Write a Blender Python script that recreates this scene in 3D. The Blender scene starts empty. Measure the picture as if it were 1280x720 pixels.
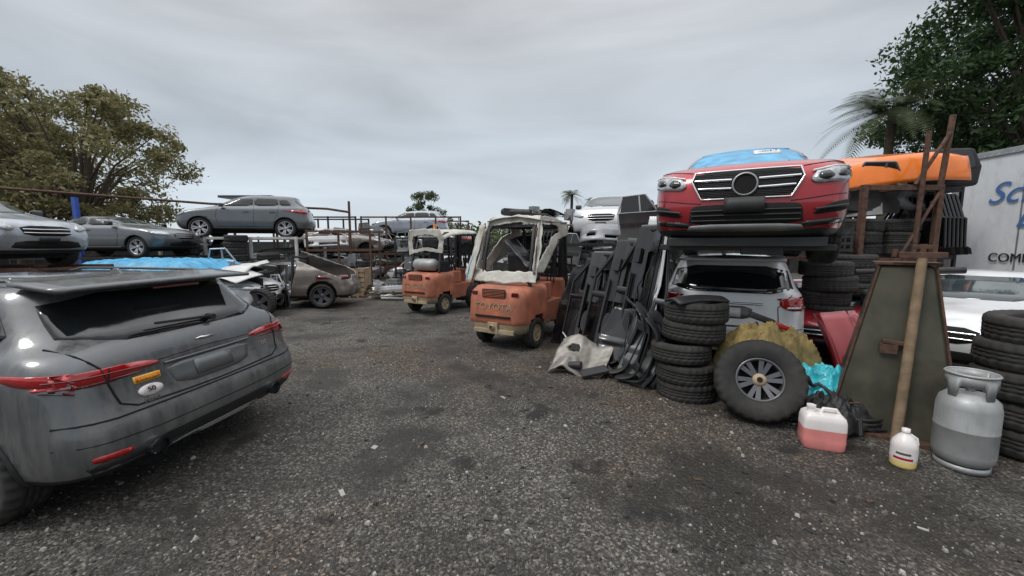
import bpy, bmesh, math, random
import numpy as np
from mathutils import Vector, Matrix, Euler, noise
from mathutils.bvhtree import BVHTree
R=math.radians
random.seed(7); np.random.seed(7)
sc=bpy.context.scene
COL=sc.collection
# ------------------------------------------------------------ materials
def mat(name,col,rough=.5,metal=0,coat=0,var=.15,vs=6,bump=0,bs=60,dirt=0,dcol=(.09,.075,.055),trans=0,spec=.5,dz=None,streak=0):
    m=bpy.data.materials.new(name); m.use_nodes=True
    nt=m.node_tree; N=nt.nodes; L=nt.links; p=N['Principled BSDF']
    p.inputs['Roughness'].default_value=rough; p.inputs['Metallic'].default_value=metal
    p.inputs['Coat Weight'].default_value=coat; p.inputs['Coat Roughness'].default_value=.06
    p.inputs['Specular IOR Level'].default_value=spec
    if trans: p.inputs['Transmission Weight'].default_value=trans
    tc=N.new('ShaderNodeTexCoord')
    n=N.new('ShaderNodeTexNoise'); n.inputs['Scale'].default_value=vs; n.inputs['Detail'].default_value=6
    L.new(tc.outputs['Object'],n.inputs['Vector'])
    r=N.new('ShaderNodeValToRGB'); L.new(n.outputs['Fac'],r.inputs['Fac'])
    r.color_ramp.elements[0].position=.3; r.color_ramp.elements[1].position=.7
    c=Vector(col[:3]); lo=c*(1-var); hi=c*(1+var)
    r.color_ramp.elements[0].color=(*lo,1); r.color_ramp.elements[1].color=(*hi,1)
    out=r.outputs['Color']
    if dirt:
        n2=N.new('ShaderNodeTexNoise'); n2.inputs['Scale'].default_value=3.1; n2.inputs['Detail'].default_value=10; n2.inputs['Roughness'].default_value=.7
        vec=tc.outputs['Object']
        if streak:
            mp=N.new('ShaderNodeMapping'); mp.inputs['Scale'].default_value=(streak,streak,.7); L.new(vec,mp.inputs[0]); vec=mp.outputs[0]
        L.new(vec,n2.inputs['Vector'])
        src=n2.outputs['Fac']
        if dz is not None:
            sp=N.new('ShaderNodeSeparateXYZ'); L.new(tc.outputs['Object'],sp.inputs[0])
            mr=N.new('ShaderNodeMapRange'); mr.inputs['From Min'].default_value=dz; mr.inputs['From Max'].default_value=dz*.2
            mr.inputs['To Min'].default_value=0; mr.inputs['To Max'].default_value=.3
            L.new(sp.outputs[2],mr.inputs['Value'])
            ad=N.new('ShaderNodeMath'); L.new(src,ad.inputs[0]); L.new(mr.outputs[0],ad.inputs[1]); src=ad.outputs[0]
        r2=N.new('ShaderNodeValToRGB'); L.new(src,r2.inputs['Fac'])
        r2.color_ramp.elements[0].position=.62-.3*dirt; r2.color_ramp.elements[1].position=.85
        r2.color_ramp.elements[1].color=(min(1,dirt*1.3),)*3+(1,)
        mx=N.new('ShaderNodeMixRGB'); L.new(r2.outputs['Color'],mx.inputs['Fac']); L.new(out,mx.inputs[1]); mx.inputs[2].default_value=(*dcol,1)
        out=mx.outputs[0]
        ma=N.new('ShaderNodeMapRange'); L.new(r2.outputs['Color'],ma.inputs['Value']); ma.inputs['To Min'].default_value=rough; ma.inputs['To Max'].default_value=.8
        L.new(ma.outputs[0],p.inputs['Roughness'])
        mb=N.new('ShaderNodeMapRange'); L.new(r2.outputs['Color'],mb.inputs['Value']); mb.inputs['To Min'].default_value=coat; mb.inputs['To Max'].default_value=0
        L.new(mb.outputs[0],p.inputs['Coat Weight'])
        mm=N.new('ShaderNodeMapRange'); L.new(r2.outputs['Color'],mm.inputs['Value']); mm.inputs['To Min'].default_value=metal; mm.inputs['To Max'].default_value=0
        L.new(mm.outputs[0],p.inputs['Metallic'])
    L.new(out,p.inputs['Base Color'])
    if bump:
        n3=N.new('ShaderNodeTexNoise'); n3.inputs['Scale'].default_value=bs; n3.inputs['Detail'].default_value=4
        L.new(tc.outputs['Object'],n3.inputs['Vector'])
        b=N.new('ShaderNodeBump'); b.inputs['Strength'].default_value=bump; b.inputs['Distance'].default_value=.01
        L.new(n3.outputs['Fac'],b.inputs['Height']); L.new(b.outputs[0],p.inputs['Normal'])
    return m
M={}
M['pgrey']=mat('paint_grey',(.105,.112,.12),.32,.6,.7,.05,dirt=.62,dcol=(.17,.165,.15),dz=.95,streak=5)
M['pred']=mat('paint_red',(.33,.016,.024),.3,.35,.9,.06,dirt=.3,dcol=(.16,.07,.06))
M['pwhite']=mat('paint_white',(.68,.69,.70),.3,.1,.8,.04,dirt=.35,dcol=(.32,.30,.27),dz=.9)
M['psilver']=mat('paint_silver',(.36,.39,.43),.3,.5,.8,.06,dirt=.4,dz=.8)
M['pslate']=mat('paint_slate',(.12,.13,.138),.3,.5,.8,.06,dirt=.3,dz=.8)
M['pbrown']=mat('paint_taupe',(.20,.175,.155),.35,.5,.6,.08,dirt=.4)
M['pblack']=mat('paint_black',(.010,.010,.011),.25,0,.7,.2,dirt=.16,dcol=(.06,.056,.05))
M['pblack2']=mat('panel_black_matte',(.016,.016,.018),.55,0,0,.3,dirt=.25,dcol=(.07,.066,.06))
M['plast']=mat('plastic_black',(.020,.020,.021),.55,0,0,.25,bump=.1,bs=200,dirt=.25,dcol=(.08,.075,.068))
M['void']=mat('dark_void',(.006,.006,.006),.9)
M['glass']=mat('glass_dark',(.008,.01,.011),.05,0,.6,.2,dirt=.22,dcol=(.12,.12,.11))
M['glass2']=mat('windshield_glass',(.03,.045,.05),.06,0,.6,.2,dirt=.25,dcol=(.2,.2,.19))
M['seam']=mat('seam_black',(.004,.004,.004),.9)
M['redl']=mat('lens_red',(.38,.006,.008),.12,0,1,.25,vs=40)
M['redd']=mat('lens_red_dark',(.10,.004,.006),.15,0,1,.1)
M['clear']=mat('lens_clear',(.42,.44,.46),.1,.4,1,.35,vs=25)
M['amber']=mat('lens_amber',(.6,.2,.04),.2,0,1)
M['chrome']=mat('chrome',(.72,.73,.74),.14,1,0,.05)
M['steel']=mat('steel_grey',(.35,.35,.35),.4,.8,0,.15,dirt=.3)
M['alu']=mat('alloy_dark',(.10,.10,.11),.35,.6,.3,.1,dirt=.3)
M['alul']=mat('alloy_silver',(.5,.5,.51),.3,.8,.3,.1,dirt=.25)
M['rub']=mat('tyre_rubber',(.020,.019,.018),.8,0,0,.35,vs=9,bump=.35,bs=120,dirt=.45,dcol=(.075,.066,.055))
M['plate']=mat('plate_grey',(.14,.15,.155),.35,.3,.2,.12,vs=4,dirt=.4,dcol=(.2,.2,.19))
M['orange']=mat('forklift_orange',(.46,.145,.08),.62,0,.03,.2,vs=4,dirt=.9,dcol=(.10,.06,.04),streak=1.6,bump=.15,bs=30)
M['cwmud']=mat('worn_cream_metal',(.40,.32,.21),.7,.1,0,.3,dirt=.75,dcol=(.06,.04,.03),bump=.3)
M['dsteel']=mat('dark_steel',(.03,.03,.032),.55,.4,0,.3,dirt=.4)
M['rust']=mat('rusty_steel',(.10,.055,.038),.8,.3,0,.45,vs=14,bump=.3,dirt=.4,dcol=(.03,.02,.018))
M['ltcream']=mat('cream_cover',(.56,.56,.51),.5,0,0,.12,bump=.2,bs=12,dirt=.78,dcol=(.15,.10,.06))
M['green']=mat('olive_steel',(.062,.060,.042),.5,.35,.2,.35,vs=3,dirt=.5,dcol=(.12,.085,.055),bump=.1,bs=20)
M['wood']=mat('weathered_wood',(.20,.14,.085),.8,0,0,.35,vs=8,bump=.4,bs=40,dirt=.3)
M['woodl']=mat('pallet_wood',(.33,.245,.16),.8,0,0,.3,vs=10,bump=.3,dirt=.4)
M['tank']=mat('propane_grey',(.33,.34,.34),.5,.35,.1,.14,dirt=.55,dcol=(.13,.115,.10),bump=.1,streak=2.5)
M['bluet']=mat('tarp_blue',(.04,.30,.52),.4,0,.1,.3,vs=8,bump=.3,bs=12)
M['bluef']=mat('film_blue',(.05,.30,.52),.4,0,.15,.4,vs=5,bump=.7,bs=11)
M['teal']=mat('tarp_teal',(.04,.42,.50),.4,0,.1,.35,vs=10,bump=.3,bs=16)
M['olive']=mat('cloth_olive',(.23,.17,.065),.9,0,0,.4,vs=9,bump=.6,bs=30)
M['blackc']=mat('cloth_black',(.012,.012,.013),.6,0,0,.4,bump=.5,bs=25)
M['pinkl']=mat('fluid_pink',(.68,.24,.22),.25,0,.4,.12)
M['whitep']=mat('plastic_white',(.70,.66,.64),.35,0,.2,.05)
M['yellowl']=mat('fluid_yellow',(.70,.55,.22),.3,0,.3,.08)
M['orangep']=mat('hood_orange',(.85,.20,.015),.32,0,.7,.08,dirt=.25)
M['truckw']=mat('truck_white',(.60,.62,.64),.45,0,.2,.04,vs=1.5,dirt=.5,dcol=(.28,.26,.24),streak=1.5)
M['inkb']=mat('ink_blue',(.05,.13,.32),.5); M['inkk']=mat('ink_black',(.01,.01,.012),.5)
M['stk']=mat('sticker_orange',(.75,.13,.02),.4); M['stky']=mat('sticker_yellow',(.75,.55,.05),.4)
M['wall']=mat('yard_fence_dark',(.04,.042,.04),.8,0,0,.4,vs=2,dirt=.4)
M['bluep']=mat('post_blue',(.02,.07,.35),.5,0,.2)
M['rwhite']=mat('rack_white',(.5,.5,.47),.5,.2,0,.2,dirt=.5)
M['silverm']=mat('crumpled_metal',(.27,.255,.23),.45,.6,0,.25,vs=5,dirt=.6,dcol=(.16,.12,.085))
M['bark']=mat('bark',(.07,.055,.04),.9,0,0,.3,bump=.5)
# ------------------------------------------------------------ mesh builder
class G:
    def __init__(s,name,loc=(0,0,0),rz=0,sc_=1,rx=0,ry=0):
        e=bpy.data.objects.new(name,None); COL.objects.link(e); e.location=loc
        e.rotation_euler=(R(rx),R(ry),R(rz)); e.scale=sc_ if isinstance(sc_,tuple) else (sc_,)*3; e.empty_display_size=.2; s.e=e
    def add(s,o): o.parent=s.e; return o
def T(loc=(0,0,0),rot=(0,0,0),s=(1,1,1)):
    return Matrix.LocRotScale(Vector(loc),Euler([R(a) for a in rot]),Vector(s))
class MB:
    def __init__(s): s.v=[];s.f=[];s.m=[];s.sm=[]
    def add(s,v,f,mi=0,X=None,sm=False):
        b=len(s.v)
        s.v+= [tuple(X@Vector(p)) for p in v] if X is not None else [tuple(p) for p in v]
        s.f+=[tuple(i+b for i in q) for q in f]; s.m+=[mi]*len(f); s.sm+=[sm]*len(f)
    def box(s,size,loc=(0,0,0),rot=(0,0,0),mi=0,X=None,tap=1):
        a,b,c=[q/2 for q in size]
        v=[(-a,-b,-c),(a,-b,-c),(a,b,-c),(-a,b,-c),(-a*tap,-b*tap,c),(a*tap,-b*tap,c),(a*tap,b*tap,c),(-a*tap,b*tap,c)]
        f=[(3,2,1,0),(4,5,6,7),(0,1,5,4),(1,2,6,5),(2,3,7,6),(3,0,4,7)]
        K=T(loc,rot); K=X@K if X is not None else K
        s.add(v,f,mi,K)
    def cyl(s,p0,p1,r0,r1=None,mi=0,n=12,X=None,cap=True):
        r1=r0 if r1 is None else r1; p0=Vector(p0);p1=Vector(p1); d=(p1-p0)
        q=d.to_track_quat('Z','Y').to_matrix()
        v=[];f=[]
        for p,r in((p0,r0),(p1,r1)):
            for i in range(n):
                a=2*math.pi*i/n; v.append(p+q@Vector((math.cos(a)*r,math.sin(a)*r,0)))
        for i in range(n): j=(i+1)%n; f.append((i,j,n+j,n+i))
        s.add(v,f,mi,X,True)
        if cap: s.add(v,[tuple(range(n-1,-1,-1)),tuple(range(n,2*n))],mi,X,False)
    def lathe(s,prof,mi=0,n=32,X=None,mod=None,close=False,sm=True):
        v=[];f=[];k=len(prof)
        for i in range(n):
            a=2*math.pi*i/n
            for j,(r,z) in enumerate(prof):
                rr=r+(mod(i,j) if mod else 0)
                v.append((rr*math.cos(a),rr*math.sin(a),z))
        for i in range(n):
            i2=(i+1)%n
            for j in range(k if close else k-1):
                j2=(j+1)%k; f.append((i*k+j,i2*k+j,i2*k+j2,i*k+j2))
        s.add(v,f,mi,X,sm)
    def prism(s,pts,d,mi=0,X=None):
        n=len(pts); v=[(x,-d/2,z) for x,z in pts]+[(x,d/2,z) for x,z in pts]
        f=[tuple(range(n)),tuple(range(2*n-1,n-1,-1))]+[(i,n+i,n+(i+1)%n,(i+1)%n) for i in range(n)]
        s.add(v,f,mi,X)
    def grid(s,fn,nu,nv,mi=0,X=None,sm=True,hole=None):
        v=[fn(i/nu,j/nv) for i in range(nu+1) for j in range(nv+1)]
        f=[(i*(nv+1)+j,(i+1)*(nv+1)+j,(i+1)*(nv+1)+j+1,i*(nv+1)+j+1) for i in range(nu) for j in range(nv) if not(hole and hole((i+.5)/nu,(j+.5)/nv))]
        s.add(v,f,mi,X,sm)
    def mesh(s,name,mats):
        me=bpy.data.meshes.new(name); me.from_pydata(s.v,[],s.f)
        for k in mats: me.materials.append(M[k])
        me.polygons.foreach_set('material_index',s.m); me.polygons.foreach_set('use_smooth',s.sm); me.update()
        return me
    def obj(s,name,mats,g=None,bev=0,sol=0,loc=(0,0,0),rot=(0,0,0)):
        o=bpy.data.objects.new(name,s.mesh(name,mats)); COL.objects.link(o)
        o.location=loc; o.rotation_euler=[R(a) for a in rot]
        if sol: md=o.modifiers.new('s','SOLIDIFY'); md.thickness=sol
        if bev: md=o.modifiers.new('b','BEVEL'); md.width=bev; md.segments=2; md.limit_method='ANGLE'; md.angle_limit=R(40)
        if g: g.add(o)
        return o
def inst(name,me,g=None,loc=(0,0,0),rot=(0,0,0),s=(1,1,1)):
    o=bpy.data.objects.new(name,me); COL.objects.link(o); o.location=loc; o.rotation_euler=[R(a) for a in rot]; o.scale=s
    if g: g.add(o)
    return o
def tube(g,name,pts,r,m,cyc=False):
    cu=bpy.data.curves.new(name,'CURVE'); cu.dimensions='3D'; cu.bevel_depth=r; cu.bevel_resolution=2; cu.use_fill_caps=True
    sp=cu.splines.new('POLY'); sp.points.add(len(pts)-1)
    for i,p in enumerate(pts): sp.points[i].co=(*p,1)
    sp.use_cyclic_u=cyc; cu.materials.append(M[m])
    o=bpy.data.objects.new(name,cu); COL.objects.link(o)
    if g: g.add(o)
    return o
def text(g,name,body,size,m,loc,rot,ext=.004,shear=0,sx=1):
    cu=bpy.data.curves.new(name,'FONT'); cu.body=body; cu.size=size; cu.extrude=ext; cu.align_x='CENTER'; cu.align_y='CENTER'; cu.shear=shear
    cu.materials.append(M[m]); o=bpy.data.objects.new(name,cu); COL.objects.link(o); o.location=loc; o.rotation_euler=[R(a) for a in rot]; o.scale=(sx,1,1)
    if g: g.add(o)
    return o
# ------------------------------------------------------------ tyres / wheels
def tyre_prof(Rr,w,rb):
    h=w/2
    return [(rb,-h*.75),(rb+.02,-h*.9),((Rr+rb)/2,-h*1.0),(Rr*.93,-h*.97),(Rr*.985,-h*.8),(Rr,-h*.55),(Rr,-h*.38),(Rr*.975,-h*.35),(Rr*.975,-h*.27),(Rr,-h*.24),(Rr,-h*.04),(Rr*.975,-h*.02),(Rr*.975,h*.06),(Rr,h*.08),(Rr,h*.24),(Rr*.975,h*.27),(Rr*.975,h*.35),(Rr,h*.38),(Rr,h*.55),(Rr*.985,h*.8),(Rr*.93,h*.97),((Rr+rb)/2,h*1.0),(rb+.02,h*.9),(rb,h*.75)]
def tmod(i,j):
    if j in(4,5,18,19,20) : return -.012 if (i%4)<2 else 0
    if j in(9,10,13,14): return -.008 if ((i+1)%4)<2 else 0
    return 0
def tyre_mesh(Rr=.38,w=.25,rb=.22):
    b=MB(); b.lathe(tyre_prof(Rr,w,rb),0,112,None,tmod,True); return b.mesh('tyre_mesh',['rub'])
TY=tyre_mesh()
def wheel_mesh(Rr=.37,w=.24,style=0,rim='alul',rb=.26):
    b=MB(); X=T(rot=(-90,0,0))
    b.lathe(tyre_prof(Rr,w,rb),0,112,X,tmod,True)
    h=w/2
    b.lathe([(rb+.005,h*.8),(rb-.012,h*.86),(rb-.02,h*.7),(rb-.035,h*.2),(rb-.03,-h*.8)],1,40,X)
    b.lathe([(0.001,0),(rb-.03,0)],2,32,X)
    b.lathe([(.001,h*.62),(.035,h*.62),(.06,h*.55),(.07,h*.3),(.07,0)],1,24,X)
    n=5 if style<2 else 6
    for i in range(n):
        for k in ((-11,11) if style!=1 else (0,)):
            a=R(360/n*i+k); wd=.03 if style!=1 else .075
            c,s_=math.cos(a),math.sin(a)
            p=lambda r,t,y:(c*r-s_*t,y,s_*r+c*t)
            r0,r1=.045,rb-.01
            v=[p(r0,-wd*.6,h*.52),p(r0,wd*.6,h*.52),p(r1,wd*.9,h*.72),p(r1,-wd*.9,h*.72),p(r0,-wd*.6,h*.2),p(r0,wd*.6,h*.2),p(r1,wd*.9,h*.4),p(r1,-wd*.9,h*.4)]
            b.add(v,[(0,1,2,3),(7,6,5,4),(0,4,5,1),(1,5,6,2),(2,6,7,3),(3,7,4,0)],1)
    for i in range(5):
        a=R(72*i+36); b.cyl((.045*math.cos(a),h*.5,.045*math.sin(a)),(.045*math.cos(a),h*.66,.045*math.sin(a)),.009,mi=2,n=8)
    return b.mesh('wheel_mesh',['rub',rim,'void'])
WH=wheel_mesh(); WHD=wheel_mesh(rim='alu',style=1)
# ------------------------------------------------------------ car body loft
def ring(d,N):
    xr,xf,w=d['xr'],d['xf'],d['w']; cr,cf=d.get('cr',.3),d.get('cf',.35); cy=min(d.get('cy',.22),w*.9); br,bf=d.get('br',.08),d.get('bf',.14)
    wr,wf=d.get('wr',.97),d.get('wf',.95)
    nE,nC,nS=6,6,24
    P=[]
    for i in range(nE): P.append((xr,(w-cy)*i/nE))
    for i in range(nC):
        a=math.pi/2*i/nC; P.append((xr+cr-cr*math.cos(a),w-cy+cy*math.sin(a)))
    for i in range(nS): P.append((xr+cr+(xf-cf-xr-cr)*i/nS,w))
    for i in range(nC):
        a=math.pi/2*i/nC; P.append((xf-cf+cf*math.sin(a),w-cy+cy*math.cos(a)))
    for i in range(nE+1): P.append((xf,(w-cy)*(1-i/nE)))
    H=[]
    for x,y in P:
        t=(x-xr)/max(1e-6,xf-xr); q=(y/w)**2
        x2=x+br*q*max(0,1-(x-xr)/.9)-bf*q*max(0,1-(xf-x)/.9)
        k=1-(1-wr)*max(0,1-t/.3)**2-(1-wf)*max(0,1-(1-t)/.3)**2
        H.append((x2,y*k))
    full=H+[(x,-y) for x,y in H[-2:0:-1]]
    z=d['z']; out=[]
    for x,y in full:
        zz=z if not isinstance(z,(list,tuple)) else float(np.interp(x,[p[0] for p in z],[p[1] for p in z]))
        out.append((x,y,zz+d.get('crown',0)*(1-(y/w)**2)))
    return out
def suv_rings(k='suv'):
    R_=[dict(z=.30,xr=.35,xf=4.35,w=.70),dict(z=.28,xr=.16,xf=4.52,w=.86),dict(z=.36,xr=.05,xf=4.66,w=.93),
      dict(z=.52,xr=.0,xf=4.72,w=.955),dict(z=.66,xr=.0,xf=4.73,w=.96),dict(z=.71,xr=.035,xf=4.72,w=.957),
      dict(z=.86,xr=.10,xf=4.68,w=.962),dict(z=[(0,1.02),(3.4,.98),(4.7,.90)],xr=.12,xf=4.60,w=.955),
      dict(z=[(0,1.13),(3.3,1.07),(4.6,.95)],xr=.17,xf=4.50,w=.93,crown=.01),
      dict(z=[(0,1.19),(3.3,1.12),(4.5,.985)],xr=.24,xf=4.36,w=.885,crown=.03),
      dict(z=[(0,1.22),(3.3,1.16),(3.5,1.12)],xr=.30,xf=3.52,w=.835,cf=.3,bf=.30,crown=.02),
      dict(z=[(0,1.42),(3.3,1.40)],xr=.50,xf=3.08,w=.765,cf=.3,bf=.28,crown=.0),
      dict(z=[(0,1.545),(.9,1.575),(2,1.58),(2.8,1.53)],xr=.56,xf=2.72,w=.69,cf=.3,bf=.25),
      dict(z=[(0,1.575),(1,1.615),(2,1.62),(2.7,1.56)],xr=.55,xf=2.58,w=.62,cf=.3,bf=.25),
      dict(z=[(0,1.59),(1,1.635),(2,1.64),(2.5,1.60)],xr=.66,xf=2.4,w=.42,cy=.1,cf=.2),
      dict(z=[(0,1.60),(1,1.645),(2,1.65),(2.4,1.61)],xr=.8,xf=2.3,w=.04,cy=.02,cf=.1)]
    if k=='boxy':
        R_[6].update(xr=.08);R_[7].update(xr=.09);R_[8].update(xr=.11);R_[9].update(xr=.15,w=.89);R_[10].update(xr=.18,w=.85,xf=3.4);R_[11].update(xr=.32,w=.79);R_[12].update(xr=.40,w=.72,z=[(0,1.56),(2.8,1.56)]);R_[13].update(xr=.38,w=.66,z=[(0,1.60),(2,1.62),(2.7,1.58)])
    if k=='upright':
        R_[6].update(xf=4.70); R_[7].update(z=[(0,1.02),(3.4,1.0),(4.7,.95)],xf=4.66);R_[8].update(z=[(0,1.13),(3.3,1.10),(4.6,1.02)],xf=4.58);R_[9].update(z=[(0,1.19),(3.3,1.15),(4.5,1.065)],xf=4.44);R_[10].update(z=[(0,1.22),(3.3,1.18),(3.5,1.155)])
        for q in R_[:9]: q['bf']=.10
    if k=='flatrear':
        for q in R_[2:10]: q['br']=.05; q['cr']=.24; q['cy']=.18
        R_[11].update(w=.785); R_[12].update(w=.72); R_[13].update(w=.66)
    if k=='sedan':
        R_[7].update(z=[(0,1.0),(4.7,.90)]);R_[8].update(z=[(0,1.07),(2,1.06),(4.6,.95)]);R_[9].update(z=[(0,1.10),(3.3,1.10),(4.5,.985)])
        R_[10].update(xr=.75,z=[(0,1.10),(1,1.14),(3.5,1.12)],xf=3.5,br=.2); R_[11].update(xr=1.15,xf=3.0,z=1.32,br=.2);R_[12].update(xr=1.5,z=1.44,xf=2.6,br=.2)
        R_[13].update(xr=1.62,z=1.475,xf=2.5);R_[14].update(xr=1.75,z=1.49,xf=2.4);R_[15].update(xr=1.9,z=1.495,xf=2.3)
    return R_
class Car: pass
def car(name,loc,rz,paint,kind='suv',dims=(4.73,1.93,1.65),S=1,rx=0,ry=0,wheels='WH',clad=.40,wx=(.92,3.82),skipw=(),dent=0,under=True,damp=1.0):
    c=Car(); c.g=G(name,loc,rz,S,rx,ry); sx,sy,sz=dims[0]/4.73,dims[1]/1.93,dims[2]/1.65
    rs=[ring(d,0) for d in suv_rings(kind)]
    n=len(rs[0]); b=MB(); v=[(x*sx,y*sy,z*sz) for r in rs for x,y,z in r]; f=[];m=[]
    if dent:
        vv=[]
        for p in v:
            q=Vector((p[0]*1.3,p[1]*1.5,p[2]*2+dent*5)); k=damp*(.10*noise.noise(q)+.05*noise.noise(q*2.7)); vv.append((p[0]+k,p[1]*(1-.06*abs(k*10)*.5),p[2]-abs(k)*.5*(p[2]>.6)))
        v=vv
    for i in range(len(rs)-1):
        for j in range(n):
            k=(j+1)%n; f.append((i*n+j,i*n+k,(i+1)*n+k,(i+1)*n+j)); m.append(1 if i<2 else 0)
    f.append(tuple(range(n-1,-1,-1))); m.append(1)
    top=(len(rs)-1)*n; h=n//2
    for j in range(h): 
        a=j; bq=(j+1); c2=(n-j-1)%n; d=(n-j)%n
        if j==0: f.append((top+0,top+1,top+n-1)); 
        elif bq==c2: f.append((top+a,top+bq,top+d))
        else: f.append((top+a,top+bq,top+c2,top+d))
        m.append(0)
    me=bpy.data.meshes.new('body'); me.from_pydata(v,[],f); me.materials.append(M[paint]); me.materials.append(M['plast'])
    me.polygons.foreach_set('material_index',m); me.update()
    bm=bmesh.new(); bm.from_mesh(me); bmesh.ops.recalc_face_normals(bm,faces=bm.faces); bm.to_mesh(me); bm.free()
    o=bpy.data.objects.new('body',me); COL.objects.link(o)
    ms=o.modifiers.new('s','SUBSURF'); ms.levels=1; ms.render_levels=1
    dg=bpy.context.evaluated_depsgraph_get(); 
    c.bvh=BVHTree.FromObject(o,dg)
    c.L,c.W,c.H=dims; c.sx,c.sy,c.sz=sx,sy,sz
    wr=.40*sz; c.wz=.365*sz; cut=MB()
    for x in wx:
        for s_ in(-1,1):
            cut.cyl((x*sx,s_*.62*sy,c.wz+.02),(x*sx,s_*1.2*sy,c.wz+.02),wr,mi=1,n=40)
    cme=cut.mesh('cut',[paint,'void']); bm=bmesh.new(); bm.from_mesh(cme); bmesh.ops.remove_doubles(bm,verts=bm.verts,dist=1e-5); bmesh.ops.recalc_face_normals(bm,faces=bm.faces); bm.to_mesh(cme); bm.free()
    co=bpy.data.objects.new('cut',cme); COL.objects.link(co)
    bo=o.modifiers.new('b','BOOLEAN'); bo.operation='DIFFERENCE'; bo.object=co; bo.solver='EXACT'
    dg.update(); bpy.context.view_layer.update(); dg=bpy.context.evaluated_depsgraph_get()
    nm=bpy.data.meshes.new_from_object(o.evaluated_get(dg)); o.modifiers.clear(); o.data=nm
    for p in nm.polygons:
        ce=p.center; p.use_smooth=True
        for x in wx:
            dd=math.hypot(ce.x-x*sx,ce.z-c.wz-.02)
            if abs(ce.y)<1.2*sy and dd<wr+.004 : p.material_index=1; p.use_smooth=False
    bpy.data.objects.remove(co)
    c.g.add(o); c.body=o
    for x in wx:
        for s_ in(-1,1):
            pts=[]
            for i in range(25):
                a=R(-8+196*i/24); px,pz=x*sx+wr*1.02*math.cos(a),c.wz+.02+wr*1.02*math.sin(a)
                if pz<.3*sz: continue
                h=c.bvh.ray_cast(Vector((px,s_*3,pz)),Vector((0,-s_,0)))
                if h[0]: pts.append((px,h[0].y+s_*.002,pz))
            if len(pts)>2 and under: tube(c.g,'wheel_arch_trim',pts,.016,'plast' if clad else paint)
            if (x,s_) in skipw or wheels is None: continue
            inst('wheel',WH if wheels=='WH' else WHD,c.g,(x*sx,s_*(c.W/2-.14),c.wz),(0,0,0 if s_>0 else 180),(c.sz,)*3)
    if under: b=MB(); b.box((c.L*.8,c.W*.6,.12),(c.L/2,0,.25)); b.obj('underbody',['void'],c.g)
    return c
def chaikin(p,n):
    for _ in range(n):
        q=[]
        for i in range(len(p)):
            a=Vector(p[i]);b=Vector(p[(i+1)%len(p)]); q+=[a*.82+b*.18,a*.18+b*.82]
        p=q
    return [Vector(x) for x in p]
def cast(c,a,b,ax):
    if ax=='R': o,d=Vector((-3,a,b)),Vector((1,0,0))
    elif ax=='F': o,d=Vector((c.L+3,a,b)),Vector((-1,0,0))
    elif ax=='L': o,d=Vector((a,4,b)),Vector((0,-1,0))
    elif ax=='S': o,d=Vector((a,-4,b)),Vector((0,1,0))
    else: o,d=Vector((a,b,5)),Vector((0,0,-1))
    h=c.bvh.ray_cast(o,d)
    if h[0] is None:
        g=o+d*(3 if ax in'RF' else 3.2); h=c.bvh.find_nearest(g)
    return h[0],(h[1] if h[1].dot(d)<0 else -h[1]),d
def decal(c,name,pts,ax,m,off=.006,th=.012,step=.07,rnd=1):
    pts=chaikin([(p[0],p[1]) for p in pts],rnd) if rnd else [Vector(p) for p in pts]
    bm=bmesh.new(); vs=[bm.verts.new((p[0],p[1],0)) for p in pts]; bm.faces.new(vs)
    for k in(0,1):
        lo=min(p[k] for p in pts); hi=max(p[k] for p in pts); t=lo+step
        while t<hi-1e-4:
            no=(1,0,0) if k==0 else (0,1,0); co=(t,0,0) if k==0 else (0,t,0)
            bmesh.ops.bisect_plane(bm,geom=bm.verts[:]+bm.edges[:]+bm.faces[:],plane_co=co,plane_no=no,dist=1e-5); t+=step
    dd=None
    for v in bm.verts:
        p,n,d=cast(c,v.co.x,v.co.y,ax); v.co=p+n*off; dd=d
    bm.normal_update()
    if sum((f.normal.dot(dd)*f.calc_area() for f in bm.faces))>0: bmesh.ops.reverse_faces(bm,faces=bm.faces)
    for f in bm.faces: f.smooth=True
    me=bpy.data.meshes.new(name); bm.to_mesh(me); bm.free(); me.materials.append(M[m])
    o=bpy.data.objects.new(name,me); COL.objects.link(o); md=o.modifiers.new('s','SOLIDIFY'); md.thickness=th; md.offset=-1 if th<.02 else 0
    c.g.add(o); return o
def seam(c,name,pts,ax,r=.005,m='seam',off=0,cyc=False,step=.05):
    out=[]; P=[Vector(p) for p in pts]
    if cyc:P.append(P[0])
    for i in range(len(P)-1):
        n=max(1,int((P[i+1]-P[i]).length/step))
        for k in range(n): out.append(P[i].lerp(P[i+1],k/n))
    out.append(P[-1]); q=[]
    for p in out:
        a,n,d=cast(c,p[0],p[1],ax); q.append(a+n*off)
    return tube(c.g,name,q,r,m)
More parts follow.
